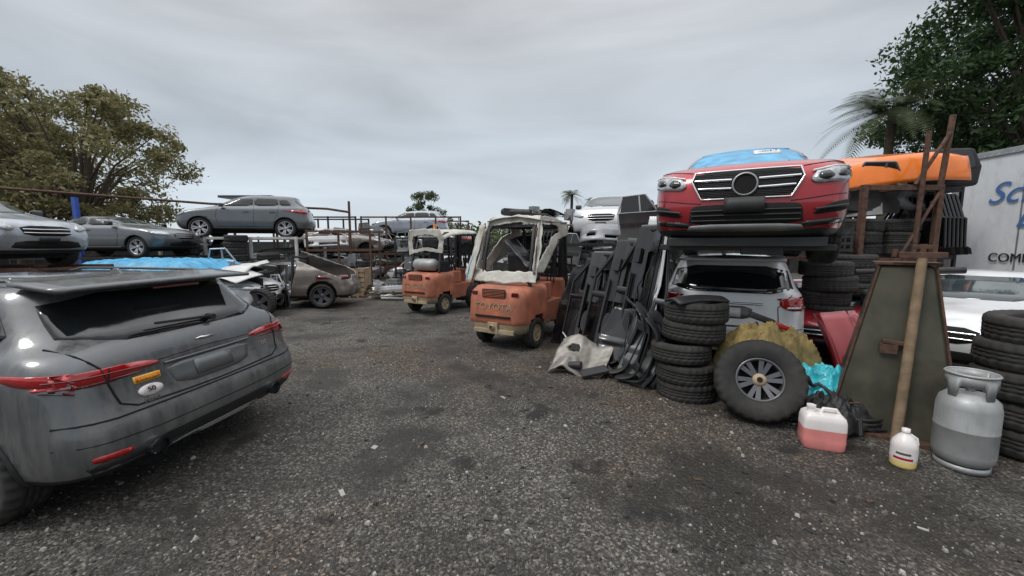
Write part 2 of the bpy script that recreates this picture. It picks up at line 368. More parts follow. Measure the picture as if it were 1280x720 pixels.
def side_detail(c,sides='LS',kind='suv',glass='glass',mirror=True):
    sx,sz=c.sx,c.sz
    for ax in sides:
        s=lambda P:[(x*sx,z*sz) for x,z in P]
        if kind=='sedan':
            decal(c,'rear_side_window',s([(1.45,1.14),(2.1,1.14),(2.1,1.42),(1.75,1.41)]),ax,glass)
            decal(c,'front_side_window',s([(2.17,1.14),(3.2,1.14),(2.72,1.40),(2.17,1.42)]),ax,glass)
        else:
            decal(c,'quarter_window',s([(.66,1.25),(1.08,1.23),(1.12,1.5),(.86,1.5)]),ax,glass)
            decal(c,'rear_side_window',s([(1.14,1.23),(1.98,1.2),(1.98,1.52),(1.18,1.52)]),ax,glass)
            decal(c,'front_side_window',s([(2.04,1.2),(3.15,1.17),(2.72,1.46),(2.04,1.52)]),ax,glass)
        seam(c,'door_seam',s([(2.0,1.18),(2.0,.42),(3.2,.42),(3.28,.8),(3.2,1.12)]),ax)
        seam(c,'door_seam',s([(1.12,1.18),(1.2,.85),(1.38,.5),(1.4,.42),(2.0,.42)]),ax)
        seam(c,'sill_trim',s([(1.35,.36),(3.35,.36)]),ax,.03,'plast')
        for x in(2.15,1.25):
            seam(c,'door_handle',s([(x,.97),(x+.2,.96)]),ax,.014,'plast',.02)
        sg=1 if ax=='L' else -1
        if mirror: b=MB(); b.box((.14,.2,.14),(3.05*sx,sg*(c.W/2+.03),1.2*sz),(0,0,0)); b.obj('door_mirror',['pblack'],c.g,.04)
# ------------------------------------------------------------ WORLD / CAMERA / LIGHT
w=bpy.data.worlds.new('World'); sc.world=w; w.use_nodes=True
nt=w.node_tree; N=nt.nodes; L=nt.links; bg=N['Background']; bg.inputs['Strength'].default_value=1
sky=N.new('ShaderNodeTexSky'); sky.sky_type='NISHITA'; sky.sun_disc=False; sky.sun_elevation=R(52); sky.sun_rotation=R(60)
tc=N.new('ShaderNodeTexCoord'); sp=N.new('ShaderNodeSeparateXYZ'); L.new(tc.outputs['Generated'],sp.inputs[0])
def vm(op,a,b):
    n=N.new('ShaderNodeVectorMath'); n.operation=op
    for i,x in enumerate((a,b)):
        if isinstance(x,(tuple,list)): n.inputs[i].default_value=x
        else: L.new(x,n.inputs[i])
    return n.outputs[0]
mp=N.new('ShaderNodeMapping'); mp.inputs['Scale'].default_value=(1.1,1.6,5.0); L.new(tc.outputs['Generated'],mp.inputs[0])
n1=N.new('ShaderNodeTexNoise'); n1.inputs['Scale'].default_value=1.5; n1.inputs['Detail'].default_value=5; n1.inputs['Roughness'].default_value=.48; n1.inputs['Distortion'].default_value=.5
L.new(mp.outputs[0],n1.inputs['Vector'])
g=N.new('ShaderNodeValToRGB'); L.new(sp.outputs[2],g.inputs[0])
E=g.color_ramp.elements; E[0].position=0; E[0].color=(.70,.755,.81,1); E[1].position=.95; E[1].color=(1.8,1.82,1.85,1)
for p_,c_ in((.09,(.57,.635,.70)),(.22,(.455,.50,.545)),(.38,(.495,.52,.545)),(.54,(.60,.61,.62)),(.66,(.95,.96,.98))):
    e=E.new(p_); e.color=(*c_,1)
r=N.new('ShaderNodeMapRange'); L.new(n1.outputs['Fac'],r.inputs['Value']); r.inputs['From Min'].default_value=.3; r.inputs['From Max'].default_value=.72; r.inputs['To Min'].default_value=.86; r.inputs['To Max'].default_value=1.3
cl=vm('MULTIPLY',g.outputs[0],r.outputs[0])
sk=vm('MULTIPLY',sky.outputs[0],(.012,.012,.012)); L.new(vm('ADD',cl,sk),bg.inputs['Color'])
su=bpy.data.lights.new('sun','SUN'); su.energy=1.5; su.angle=R(16); su.color=(1,.97,.93); so=bpy.data.objects.new('sun',su); COL.objects.link(so)
so.rotation_euler=(R(38),0,R(-60))
cam=bpy.data.cameras.new('camera'); cam.lens=14.06; cam.sensor_width=36; cam.clip_end=2000; co=bpy.data.objects.new('camera',cam); COL.objects.link(co)
co.location=(0,0,2.0); co.rotation_euler=(R(90-6.28),0,0); sc.camera=co
sc.view_settings.view_transform='Standard'; sc.view_settings.look='None'; sc.view_settings.exposure=0
# ------------------------------------------------------------ GROUND
m=bpy.data.materials.new('gravel_ground'); m.use_nodes=True; nt=m.node_tree; N=nt.nodes; L=nt.links; p=N['Principled BSDF']
tc=N.new('ShaderNodeTexCoord')
def nz(s,d=6,ro=.6,off=0):
    n=N.new('ShaderNodeTexNoise'); n.inputs['Scale'].default_value=s; n.inputs['Detail'].default_value=d; n.inputs['Roughness'].default_value=ro
    if off:
        q=N.new('ShaderNodeMapping'); q.inputs['Location'].default_value=(off,off*.7,0); L.new(tc.outputs['Object'],q.inputs[0]); L.new(q.outputs[0],n.inputs['Vector'])
    else: L.new(tc.outputs['Object'],n.inputs['Vector'])
    return n
def ramp(src,*st):
    r=N.new('ShaderNodeValToRGB'); L.new(src,r.inputs[0]); r.color_ramp.elements[0].position=st[0][0]; r.color_ramp.elements[0].color=(*st[0][1],1)
    r.color_ramp.elements[1].position=st[-1][0]; r.color_ramp.elements[1].color=(*st[-1][1],1)
    for a,b in st[1:-1]: e=r.color_ramp.elements.new(a); e.color=(*b,1)
    return r.outputs[0]
def mix(f,a,b,t='MIX'):
    x=N.new('ShaderNodeMixRGB'); x.blend_type=t
    for i,q in enumerate((f,a,b)):
        if isinstance(q,float): x.inputs[i].default_value=q
        elif isinstance(q,tuple): x.inputs[i].default_value=(*q,1)
        else: L.new(q,x.inputs[i])
    return x.outputs[0]
vo=N.new('ShaderNodeTexVoronoi'); vo.inputs['Scale'].default_value=62; L.new(tc.outputs['Object'],vo.inputs['Vector'])
vo2=N.new('ShaderNodeTexVoronoi'); vo2.inputs['Scale'].default_value=24; vo2.inputs['Randomness'].default_value=1; L.new(tc.outputs['Object'],vo2.inputs['Vector'])
base=ramp(nz(.45,9,.7).outputs['Fac'],(.3,(.040,.037,.033)),(.5,(.078,.072,.064)),(.7,(.125,.117,.105)))
base=mix(ramp(nz(.3,7,.65,17).outputs['Fac'],(.48,(0,0,0)),(.62,(.85,.85,.85))),base,(.072,.055,.040))
sepc=N.new('ShaderNodeSeparateColor'); L.new(vo.outputs['Color'],sepc.inputs[0])
st1=ramp(sepc.outputs[0],(0,(.38,.38,.38)),(.6,(.95,.95,.95)),(.86,(1.8,1.75,1.7)),(1,(3.4,3.3,3.2)))
c1=mix(1.0,base,st1,'MULTIPLY')
sep2=N.new('ShaderNodeSeparateColor'); L.new(vo2.outputs['Color'],sep2.inputs[0])
edge=ramp(vo2.outputs['Distance'],(.22,(1,1,1)),(.36,(0,0,0)))
pick=ramp(sep2.outputs[1],(.74,(0,0,0)),(.84,(1,1,1)))
patch=ramp(nz(.6,4,.6,5).outputs['Fac'],(.42,(.15,.15,.15)),(.56,(1,1,1)))
c2=mix(mix(1.0,mix(1.0,edge,pick,'MULTIPLY'),patch,'MULTIPLY'),c1,(.27,.26,.24))
dpn=nz(.75,8,.66,31).outputs['Fac']
dp=ramp(dpn,(.50,(0,0,0)),(.60,(.85,.85,.85)))
c3=mix(dp,c2,(.026,.022,.018))
oil=ramp(nz(1.6,3,.5,77).outputs['Fac'],(.62,(0,0,0)),(.69,(.88,.88,.88)))
c3=mix(oil,c3,(.013,.012,.012))
L.new(c3,p.inputs['Base Color'])
rr=ramp(dpn,(.48,(.92,.92,.92)),(.63,(.40,.40,.40))); L.new(rr,p.inputs['Roughness'])
hh=mix(.5,mix(1.0,vo.outputs['Distance'],vo2.outputs['Distance'],'ADD'),nz(110,3).outputs['Fac'])
b=N.new('ShaderNodeBump'); b.inputs['Strength'].default_value=1.0; b.inputs['Distance'].default_value=.035; b.invert=True; L.new(hh,b.inputs['Height']); L.new(b.outputs[0],p.inputs['Normal'])
M['ground']=m
def gh(x,y): return .035*noise.noise(Vector((x*.5,y*.5,0)))+.018*noise.noise(Vector((x*1.7,y*1.7,3)))
b=MB()
xs=sorted(set([-600,-200,-80,-40]+[-20+i*.25 for i in range(161)]+[40,80,200,600])); ys=sorted(set([-600,-100,-20]+[-2+i*.25 for i in range(110)]+[30,45,80,200,600,900]))
v=[(x,y,gh(x,y)) for x in xs for y in ys]; ny=len(ys)
b.add(v,[(i*ny+j,(i+1)*ny+j,(i+1)*ny+j+1,i*ny+j+1) for i in range(len(xs)-1) for j in range(ny-1)],0,None,True)
b.obj('ground',['ground'])
for k,(nm,c_) in enumerate((('a',(.10,.095,.087)),('b',(.28,.27,.25)),('c',(.022,.022,.022)))): M['st'+nm]=mat('stone_'+nm,c_,.85,0,0,.4,vs=3)
b=MB()
for i in range(24000):
    y=1.2+9.5*random.random()**1.6; x=random.uniform(-1.35,1.35)*(y+.6)
    if noise.noise(Vector((x*.7,y*.7,8)))<-.1 and random.random()<.75: continue
    s_=random.uniform(.004,.013)*(1 if random.random()<.90 else 2.1)
    z=gh(x,y); a=random.random()*6.28
    q=[(math.cos(a+t)*s_*random.uniform(.7,1.3),math.sin(a+t)*s_*random.uniform(.7,1.3),0) for t in (0,1.57,3.14,4.71)]
    v=[(x+p[0],y+p[1],z-.003) for p in q]+[(x+p[0]*.6,y+p[1]*.6,z+s_*random.uniform(.5,.9)) for p in q]
    t=random.random(); b.add(v,[(4,5,6,7),(0,1,5,4),(1,2,6,5),(2,3,7,6),(3,0,4,7)],0 if t<.64 else (1 if t<.82 else 2))
b.obj('gravel',['sta','stb','stc'])
b=MB()
for i in range(60):
    x=random.uniform(-1.5,3.4); y=random.uniform(2,8)
    b.box((random.uniform(.03,.10),random.uniform(.01,.05),.008),(x,y,gh(x,y)+.006),(random.uniform(-8,8),random.uniform(-8,8),random.uniform(0,180)),mi=random.choice((0,0,1,2)))
b.obj('ground_litter',['plast','rust','stb'])
D=decal
# ------------------------------------------------------------ GREY SUV (rear, foreground left)
c=car('parked_suv',(-2.66,3.60,0),173,'pgrey','flatrear',wheels='WHD',S=(1.06,1.22,1.05))
side_detail(c)
D(c,'rear_window',[(-.74,1.20),(.74,1.20),(.66,1.535),(-.66,1.535)],'R','glass',rnd=1)
b=MB(); b.grid(lambda u,v:(.36+.42*v+.05*(2*u-1)**2,(2*u-1)*(.72-.02*v),1.568+.045*v+.012*(1-(2*u-1)**2)),16,5); b.obj('roof_spoiler',['pgrey'],c.g,sol=.03)
tube(c.g,'high_brake_light',[(.40,-.18,1.545),(.395,0,1.547),(.40,.18,1.545)],.012,'redd')
for s_ in(-1,1):
    D(c,'tail_light',[(s_*.38,.995),(s_*.40,1.025),(s_*.52,1.05),(s_*.955,1.065),(s_*.955,.995),(s_*.75,.975)],'R','redl',.006,.013,rnd=1)
    D(c,'tail_light_lower',[(s_*.42,.975),(s_*.955,.995),(s_*.955,.972),(s_*.72,.955)],'R','redd',.004,.013)
    D(c,'tail_light_side',[(.16,.995),(.16,1.065),(.50,1.08),(.64,1.065),(.42,1.01)],'L' if s_>0 else 'S','redl',.006,.013)
    seam(c,'tail_light_strip',[(s_*.44,1.005),(s_*.9,1.025)],'R',.005,'redd',.009)
    seam(c,'tail_light_strip',[(s_*.66,1.05),(s_*.68,.965)],'R',.004,'seam',.007)
    seam(c,'hatch_seam',[(s_*.79,1.21),(s_*.70,1.06),(s_*.685,.94),(s_*.66,.80),(s_*.58,.755),(s_*.3,.745),(0,.74)],'R',.007)
    D(c,'bumper_reflector',[(s_*.64,.49),(s_*.84,.515),(s_*.83,.465),(s_*.66,.45)],'R','redl',.008)
    b=MB(); b.lathe([(.058,0),(.060,.16),(.050,.16),(.048,.02)],0,28,T((.0,s_*.52,.415),(0,90,0))); b.lathe([(.001,0),(.05,0)],1,20,T((.05,s_*.52,.415),(0,90,0))); b.obj('exhaust_tip',['chrome','void'],c.g)
D(c,'lower_bumper_insert',[(-.78,.34),(.78,.34),(.86,.45),(.5,.49),(-.5,.49),(-.86,.45)],'R','plast',.006)
D(c,'lower_bumper_skid',[(-.42,.29),(.42,.29),(.38,.38),(-.38,.38)],'R','pgrey',.014)
seam(c,'bumper_top_seam',[(-.92,.74),(-.7,.72),(.7,.72),(.92,.74)],'R',.007)
seam(c,'bumper_crease',[(-.93,.60),(-.5,.565),(.5,.565),(.93,.60)],'R',.004,'seam')
seam(c,'hatch_crease',[(-.38,1.02),(0,1.035),(.38,1.02)],'R',.003,'seam')
D(c,'plate_recess',[(-.30,.79),(.30,.79),(.36,.97),(-.36,.97)],'R','plate',.004,rnd=1)
D(c,'number_plate_panel',[(-.16,.82),(.16,.82),(.16,.945),(-.16,.945)],'R','plate',.012,rnd=0)
seam(c,'plate_garnish',[(-.36,.985),(.36,.985)],'R',.010,'pgrey',.008)
D(c,'emblem',[(-.09,1.095),(.02,1.085),(.10,1.10),(.03,1.115)],'R','chrome',.01,rnd=1)
b=MB(); b.box((.02,.42,.02),(.235,.10,1.27),(4,0,0)); b.cyl((.2,-.12,1.25),(.27,-.12,1.25),.026,n=12); b.obj('rear_wiper',['plast'],c.g,.004)
D(c,'oval_sticker',[(.48+.075*math.cos(a),.83+.04*math.sin(a)) for a in [i*math.pi/8 for i in range(16)]],'R','whitep',.006,rnd=0)
D(c,'orange_sticker',[(.40,.895),(.56,.895),(.56,.945),(.40,.945)],'R','stky',.005,rnd=0)
D(c,'orange_sticker_face',[(.408,.902),(.552,.902),(.552,.938),(.408,.938)],'R','stk',.008,rnd=0)
def ctext(c,nm,body,size,m_,y,z,off=.012,sh=0,ax='R'):
    p,n,d=cast(c,y,z,ax); tilt=math.degrees(math.asin(max(-1,min(1,n.z)))) ; yaw=math.degrees(math.atan2(n.y,-n.x)) if ax=='R' else 0
    text(c.g,nm,body,size,m_,p+n*off,(90-tilt,0,(-90-yaw) if ax=='R' else 90),.002,sh)
ctext(c,'badge','J35',.05,'chrome',-.52,.90)
ctext(c,'badge_script','Pase',.055,'chrome',.50,.765,.006,.35)
ctext(c,'sticker_text','50',.05,'inkk',.48,.83); ctext(c,'sticker_text','LAHREAR',.028,'stky',.48,.92,.013)
for s_ in(-1,1): tube(c.g,'roof_rail',[(.85,s_*.62,1.60),(.95,s_*.63,1.64),(2.3,s_*.63,1.645),(2.5,s_*.61,1.60)],.014,'pblack')
b=MB(); b.box((.13,.03,.05),(.98,0,1.665),tap=.4); b.obj('roof_aerial',['pgrey'],c.g,.008)
D(c,'roof_glass',[(1.1,-.42),(2.3,-.42),(2.3,.42),(1.1,.42)],'T','glass',.004)
# ------------------------------------------------------------ RED SUV (front, stacked)
def front_place(front,L_,S,a): f=Vector((math.cos(R(a)),math.sin(R(a)))); return (front[0]-f.x*L_*S,front[1]-f.y*L_*S)
ox,oy=front_place((2.62,4.60),4.66,1.10,-119)
c=car('stacked_red_suv',(ox,oy,1.76),-119,'pred','upright',dims=(4.66,1.90,1.66),S=1.10,wheels='WHD',skipw=((3.82,-1),))
side_detail(c,mirror=False); Lc=c.L
D(c,'windshield_film',[(-.68,1.18),(.70,1.19),(.61,1.52),(.1,1.56),(-.62,1.56)],'F','bluef',.009,rnd=2)
D(c,'roof_film',[(1.9,-.52),(2.55,-.60),(2.58,.55),(2.0,.55)],'T','bluef',.009,rnd=2)
D(c,'windshield_glass',[(-.78,1.155),(.78,1.155),(.64,1.565),(-.64,1.565)],'F','glass2',.003)
D(c,'windshield_sticker',[(.10,1.42),(.42,1.42),(.42,1.50),(.10,1.50)],'F','whitep',.018,rnd=0)
ctext(c,'windshield_writing','C09V210',.06,'inkk',.26,1.46,.024,0,'F')
D(c,'grille',[(-.49,.88),(-.39,.69),(.39,.69),(.49,.88),(.46,.965),(-.46,.965)],'F','void',.008,.03)
seam(c,'grille_frame',[(-.50,.88),(-.40,.685),(.40,.685),(.50,.88),(.47,.97),(-.47,.97)],'F',.010,'chrome',.02,cyc=True)
for z_ in(.785,.87):
    for s_ in(-1,1):
        seam(c,'grille_bar',[(s_*.12,z_),(s_*(.43 if z_<.8 else .47),z_+.01)],'F',.014,'chrome',.03)
for z_ in [.71+.0165*i for i in range(15)]: seam(c,'grille_mesh',[(-.39-(z_-.7)*.35,z_),(.39+(z_-.7)*.35,z_)],'F',.003,'plast',.024,step=.1)
p,n,d=cast(c,0,.825,'F')
b=MB(); X=T((p.x+.03,0,.825),(0,90,0)); b.lathe([(.115,0),(.12,.02),(.105,.035),(.10,.02)],1,36,X); b.lathe([(.001,.02),(.10,.018)],0,30,X)
b.obj('grille_emblem',['void','steel'],c.g)
for s_ in(-1,1):
    D(c,'headlight',[(s_*.55,.84),(s_*.61,.80),(s_*.86,.83),(s_*.93,.93),(s_*.92,.985),(s_*.62,.95)],'F','clear',.012,.02,.05)
    D(c,'headlight_bezel',[(s_*.61,.85),(s_*.68,.825),(s_*.74,.865),(s_*.70,.915),(s_*.62,.905)],'F','pblack',.02,.02,.05)
    D(c,'headlight_bezel',[(s_*.76,.865),(s_*.84,.865),(s_*.88,.915),(s_*.84,.945),(s_*.78,.925)],'F','pblack',.02,.02,.05)
    seam(c,'daytime_light',[(s_*.57,.92),(s_*.75,.96),(s_*.90,.98)],'F',.010,'whitep',.02)
    D(c,'side_intake',[(s_*.56,.50),(s_*.88,.55),(s_*.90,.66),(s_*.72,.61)],'F','void',.01)
    seam(c,'intake_bar',[(s_*.60,.56),(s_*.86,.60)],'F',.012,'plast',.025)
    seam(c,'hood_seam',[(s_*.50,.99),(s_*.86,1.045)],'F',.006)
    seam(c,'hood_crease',[(4.2,s_*.40),(3.6,s_*.52),(3.4,s_*.55)],'T',.006,'pred',.002)
    D(c,'bumper_corner_trim',[(s_*.50,.44),(s_*.90,.49),(s_*.90,.44),(s_*.50,.39)],'F','pblack',.012)
D(c,'lower_intake',[(-.52,.42),(.52,.42),(.50,.60),(.43,.63),(-.43,.63),(-.50,.60)],'F','void',.008)
for z_ in(.47,.52,.57): seam(c,'intake_slat',[(-.49,z_),(.49,z_)],'F',.008,'plast',.016)
D(c,'skid_plate',[(-.55,.36),(.55,.36),(.50,.43),(-.50,.43)],'F','steel',.014)
D(c,'plate_holder',[(-.18,.55),(.18,.55),(.18,.69),(-.18,.69)],'F','plast',.04,.03,rnd=0)
seam(c,'bumper_line',[(-.92,.72),(-.55,.66),(-.40,.645)],'F',.005);seam(c,'bumper_line',[(.92,.72),(.55,.66),(.40,.645)],'F',.005)
for s_ in(-1,1): tube(c.g,'wiper',[(3.42,s_*.1,1.22),(3.25,s_*.1+.5,1.255)],.008,'plast')
b=MB(); b.box((1.1,1.5,.10),(3.9,0,.24)); b.box((.9,.08,.12),(3.6,.55,.17)); b.box((.9,.08,.12),(3.6,-.55,.17)); b.box((.06,1.7,.07),(4.3,0,.18)); b.box((.3,.4,.12),(4.2,.2,.16))
b.obj('engine_undertray',['plast'],c.g,.01)
# ------------------------------------------------------------ WHITE SUV below
c=car('crushed_white_suv',(3.22,5.9,0),62,'pwhite','boxy',(4.82,1.94,1.72),1.06)
side_detail(c)
D(c,'rear_window',[(-.72,1.22),(.72,1.22),(.66,1.53),(-.66,1.53)],'R','glass')
D(c,'rear_window_surround',[(-.80,1.20),(.80,1.20),(.71,1.57),(-.71,1.57)],'R','pblack',.003)
for s_ in(-1,1):
    D(c,'tail_light',[(s_*.62,1.04),(s_*.62,1.14),(s_*.94,1.17),(s_*.94,.98),(s_*.74,.98)],'R','redl',.010,.014)
    D(c,'tail_light_side',[(.14,.99),(.14,1.17),(.42,1.16),(.30,1.0)],'L' if s_>0 else 'S','redl',.010,.014)
    D(c,'tail_light_clear',[(s_*.70,1.0),(s_*.92,1.0),(s_*.92,1.035),(s_*.70,1.03)],'R','clear',.015,.014,rnd=0)
    seam(c,'gate_seam',[(s_*.76,1.19),(s_*.60,1.02),(s_*.62,.76),(0,.74)],'R',.006)
    D(c,'bumper_reflector',[(s_*.70,.60),(s_*.90,.62),(s_*.90,.57),(s_*.70,.56)],'R','redl',.01)
D(c,'plate_recess',[(-.30,.84),(.30,.84),(.30,1.02),(-.30,1.02)],'R','plate',.006)
D(c,'number_plate',[(-.16,.86),(.16,.86),(.16,.99),(-.16,.99)],'R','whitep',.014,rnd=0)
seam(c,'gate_chrome',[(-.42,1.055),(.42,1.055)],'R',.016,'chrome',.012)
D(c,'lower_bumper',[(-.94,.30),(.94,.30),(.94,.50),(-.94,.50)],'R','plast',.012)
seam(c,'bumper_top',[(-.9,.73),(.9,.73)],'R',.006)
b=MB(); b.box((.02,.5,.025),(.14,.12,1.25),(5,0,0)); b.obj('rear_wiper',['plast'],c.g)
b=MB(); b.grid(lambda u,v:(.24+.3*v,(2*u-1)*.68,1.64+.03*v),10,3); b.obj('roof_spoiler',['pwhite'],c.g,sol=.04)
# ------------------------------------------------------------ left/back cars
def front_detail(c,paint,grille=True):
    sx,sy,sz=c.sx,c.sy,c.sz; q=lambda P:[(y*sy,z*sz) for y,z in P]
    D(c,'windshield',q([(-.74,1.15),(.74,1.15),(.60,1.55),(-.60,1.55)] if c.kind!='sedan' else [(-.74,1.14),(.74,1.14),(.58,1.42),(-.58,1.42)]),'F','glass2',.005)
    D(c,'grille',q([(-.42,.86),(-.36,.66),(.36,.66),(.42,.86)]),'F','void',.008)
    for z_ in(.72,.79): seam(c,'grille_bar',q([(-.38,z_),(.38,z_)]),'F',.012,'chrome',.015)
    for s_ in(-1,1): D(c,'headlight',q([(s_*.52,.80),(s_*.60,.75),(s_*.90,.82),(s_*.92,.92),(s_*.6,.90)]),'F','clear',.012,.02)
    D(c,'lower_intake',q([(-.6,.40),(.6,.40),(.5,.56),(-.5,.56)]),'F','void',.008)
    D(c,'bumper_plate',q([(-.16,.52),(.16,.52),(.16,.63),(-.16,.63)]),'F','plast',.03,rnd=0)
def rear_detail(c,zt=1.55,rw=True):
    sx,sy,sz=c.sx,c.sy,c.sz; q=lambda P:[(y*sy,z*sz) for y,z in P]
    if rw: D(c,'rear_window',q([(-.64,1.24),(.64,1.24),(.58,1.5),(-.58,1.5)]),'R','glass')
    for s_ in(-1,1): D(c,'tail_light',q([(s_*.55,.95),(s_*.55,1.05),(s_*.94,1.07),(s_*.94,.93)]),'R','redl',.012,.02)
def bg_car(name,loc,rz,paint,kind='suv',dims=(4.73,1.93,1.65),S=1,wheels='WH',glass='glass',**k):
    c=car(name,loc,rz,paint,kind,dims,S,wheels=wheels,**k); c.kind=kind; side_detail(c,kind='sedan' if kind=='sedan' else 'suv',glass=glass,mirror=wheels is not None); front_detail(c,paint); rear_detail(c,rw=kind!='sedan'); return c
c=bg_car('damaged_silver_suv',(-13.75,8.5,1.52),-4,'psilver',dims=(4.4,1.85,1.6),dent=1.3,damp=1.4)
bg_car('grey_sedan',(-15.9,14.0,1.57),-3,'pslate','sedan',dims=(4.8,1.85,1.5))
bg_car('grey_suv',(-8.4,17.2,2.25),197,'pslate',dims=(4.7,1.9,1.68))
bg_car('white_suv',(2.45+1.7,11.6+4.5,2.0),-110,'pwhite',dims=(4.6,1.85,1.68),S=1.0)
bg_car('blue_grey_suv',(-3.9,25,2.3),185,'psilver',dims=(4.6,1.85,1.7))
bg_car('wrecked_white_sedan',(-11.7,11.8,0.0),-5,'pwhite','sedan',dims=(4.8,1.85,1.6),wheels='WHD',dent=2.7,glass='void',damp=2.3)
for nm,l,rz,pt,kd,wl in(('stripped_car',(-11.0,19.6,0),4,'psilver','suv','WHD'),('stripped_car',(-5.6,19.5,0),8,'pslate','sedan','WHD'),('stripped_car',(-10.6,19.6,1.38),2,'pbrown','sedan',None),
   ('stripped_car',(-1.3,19.7,0.0),183,'pwhite','suv',None),('stripped_car',(-1.2,19.8,1.35),176,'pblack','sedan',None)):
    bg_car(nm,l,rz,pt,kd,(4.6,1.85,1.5),wheels=wl,dent=l[0]*.37+5,glass='void',damp=2)
c=car('cut_rear_body_section',(-5.15,13.3,0.02),192,'pbrown','suv',(4.7,1.9,1.78),wheels=None,wx=(.92,),dent=4.1,under=False,damp=1.6)
c.kind='suv'
bm=bmesh.new(); bm.from_mesh(c.body.data)
bmesh.ops.bisect_plane(bm,geom=bm.verts[:]+bm.edges[:]+bm.faces[:],plane_co=(1.95,0,.8),plane_no=(1,.25,.25),clear_outer=True)
bmesh.ops.bisect_plane(bm,geom=bm.verts[:]+bm.edges[:]+bm.faces[:],plane_co=(1.0,0,1.32),plane_no=(-.42,.12,1),clear_outer=True); bm.to_mesh(c.body.data); bm.free()
md=c.body.modifiers.new('s','SOLIDIFY'); md.thickness=.03; md.offset=-1
for s_ in(-1,1): D(c,'tail_light',[(s_*.55,.90),(s_*.55,1.0),(s_*.92,1.03),(s_*.92,.88)],'R','redd',.01,.014)
inst('wheel',WHD,c.g,(.92,.80,.38),(0,0,0),(1.0,)*3)
b=MB(); b.box((1.6,1.3,.06),(1.1,0,.35)); b.box((.06,1.4,.7),(1.4,0,.7),(0,-15,0)); b.box((.5,1.2,.15),(.9,0,.62)); b.cyl((1.8,.75,.4),(1.75,.66,1.6),.04); b.cyl((1.8,-.75,.4),(1.7,-.66,1.5),.04); b.cyl((1.75,.66,1.6),(1.7,-.66,1.5),.035); b.box((.5,.5,.35),(1.5,.1,.6),(0,10,20)); b.obj('inner_structure',['pblack2'],c.g,.01)
# ------------------------------------------------------------ racks
def rack(name,x0,x1,y0,y1,zs,m_='dsteel',nx=3,pr=.05,rz=0,top=0):
    g=G(name,((x0+x1)/2,(y0+y1)/2,0),rz); b=MB(); W_=x1-x0; D_=y1-y0
    for i in range(nx):
        for s_ in(-.5,.5): b.box((pr,pr,max(zs)+top),(-W_/2+W_*i/(nx-1),s_*D_,(max(zs)+top)/2))
    for z in zs:
        for s_ in(-.5,.5): b.box((W_+pr*.9,pr*.7,.09),(0,s_*D_,z-.05))
        for i in range(nx*2-1): b.box((pr*.8,D_-pr,.06),(-W_/2+W_*i/(nx*2-2)+.003,0,z-.052))
    if top:
        for s_ in(-.5,.5): b.box((W_+pr*.9,pr*.7,pr),(0,s_*D_,max(zs)+top-.05))
    b.obj('frame',[m_],g,.004); return g
rack('steel_rack',-15.2,-9.3,7.7,9.3,[.8,1.54],'rust')
rack('steel_rack',-16.4,-10.2,13.1,14.9,[.8,1.59],'dsteel')
rack('steel_rack',-13.4,-8.2,15.3,17.6,[1.3,2.27],'rwhite',4,.09)
rack('steel_rack',1.2,4.8,11.4,16.2,[.7,1.3,2.03],'dsteel',3,.08)
rack('steel_rack',-8.2,-2.8,22,25.9,[.8,1.5,2.3],'rust',5,.08,top=1.2)
rack('steel_rack',-8.1,-5.6,15.9,17.0,[.9,1.8],'rust',3,.07,top=.75)
rack('steel_rack',-5.0,-2.6,17.2,18.4,[.8,1.6],'dsteel',3,.07,top=.7)
rack('steel_rack',-13,-8.5,22,24,[1.1,2.4],'dsteel',4,.08,top=1.1)
# parts
def bumper_mesh(m_,L_=1.7,cv=.3):
    b=MB()
    def fn(u,v):
        t=2*u-1; x=t*L_/2; y=cv*abs(t)**5
        z=.42*v-.21; y+=.09*math.cos(v*3.1)*-1+(.05 if .35<v<.6 else 0); return (x*(1-.03*v),y,z)
    b.grid(fn,28,8,hole=lambda u,v:.3<u<.7 and .1<v<.35 or (.08<u<.18 or .82<u<.92) and .2<v<.5); return b.mesh('bumper_mesh',[m_])
def door_mesh(m_,glass=True,inner=False,skin='plast'):
    b=MB()
    def fn(u,v): return (-.5+u*1.0-.08*(v<.2)*(u<.3),.06*math.sin(v*2.6)-.03*(v>.5),v*.68)
    b.grid(fn,12,12,0); b.grid(lambda u,v:(lambda p:(p[0],p[1]-.09,p[2]))(fn(u,v)),12,12,0 if inner else 1,hole=(lambda u,v:(.15<u<.5 and .3<v<.8) or (.6<u<.85 and .2<v<.5)) if inner else None)
    for a,bb in(((-.5,.03,.68),(-.36,.0,1.12)),((-.36,0,1.12),(.2,0,1.15)),((.2,0,1.15),(.5,.03,.68)),((.05,.02,.68),(.05,0,1.15)),((-.5,-.03,0),(-.5,-.03,.68)),((.5,-.03,0),(.5,-.03,.68)),((-.5,-.03,.02),(.5,-.03,.02)),((-.5,-.03,.68),(.5,-.03,.68))): b.cyl(a,bb,.028,mi=0,n=8)
    if glass: b.add([(-.46,.0,.68),(.45,.0,.68),(.2,-.01,1.12),(-.35,-.01,1.1)],[(0,1,2,3)],2)
    if inner: b.cyl((-.2,-.10,.42),(-.2,-.14,.42),.10,mi=1,n=20); b.box((.10,.05,.16),(.3,-.11,.5),mi=1); b.box((.45,.03,.05),(-.05,-.12,.60),mi=1)
    return b.mesh('door_mesh',[m_,skin,'glass'])
def hood_mesh(m_):
    b=MB(); b.grid(lambda u,v:((2*u-1)*.75*(1-.12*v),v*1.1,.10*(1-(2*u-1)**4)-.12*v*v+.02*math.sin(abs(2*u-1)*7)),20,10); return b.mesh('hood_mesh',[m_])
BM={k:bumper_mesh(k) for k in('pblack','pblack2','pwhite','psilver','plast','pred')}
DM={k:door_mesh(k) for k in('pblack','pwhite','psilver','pslate','pred','pbrown')}
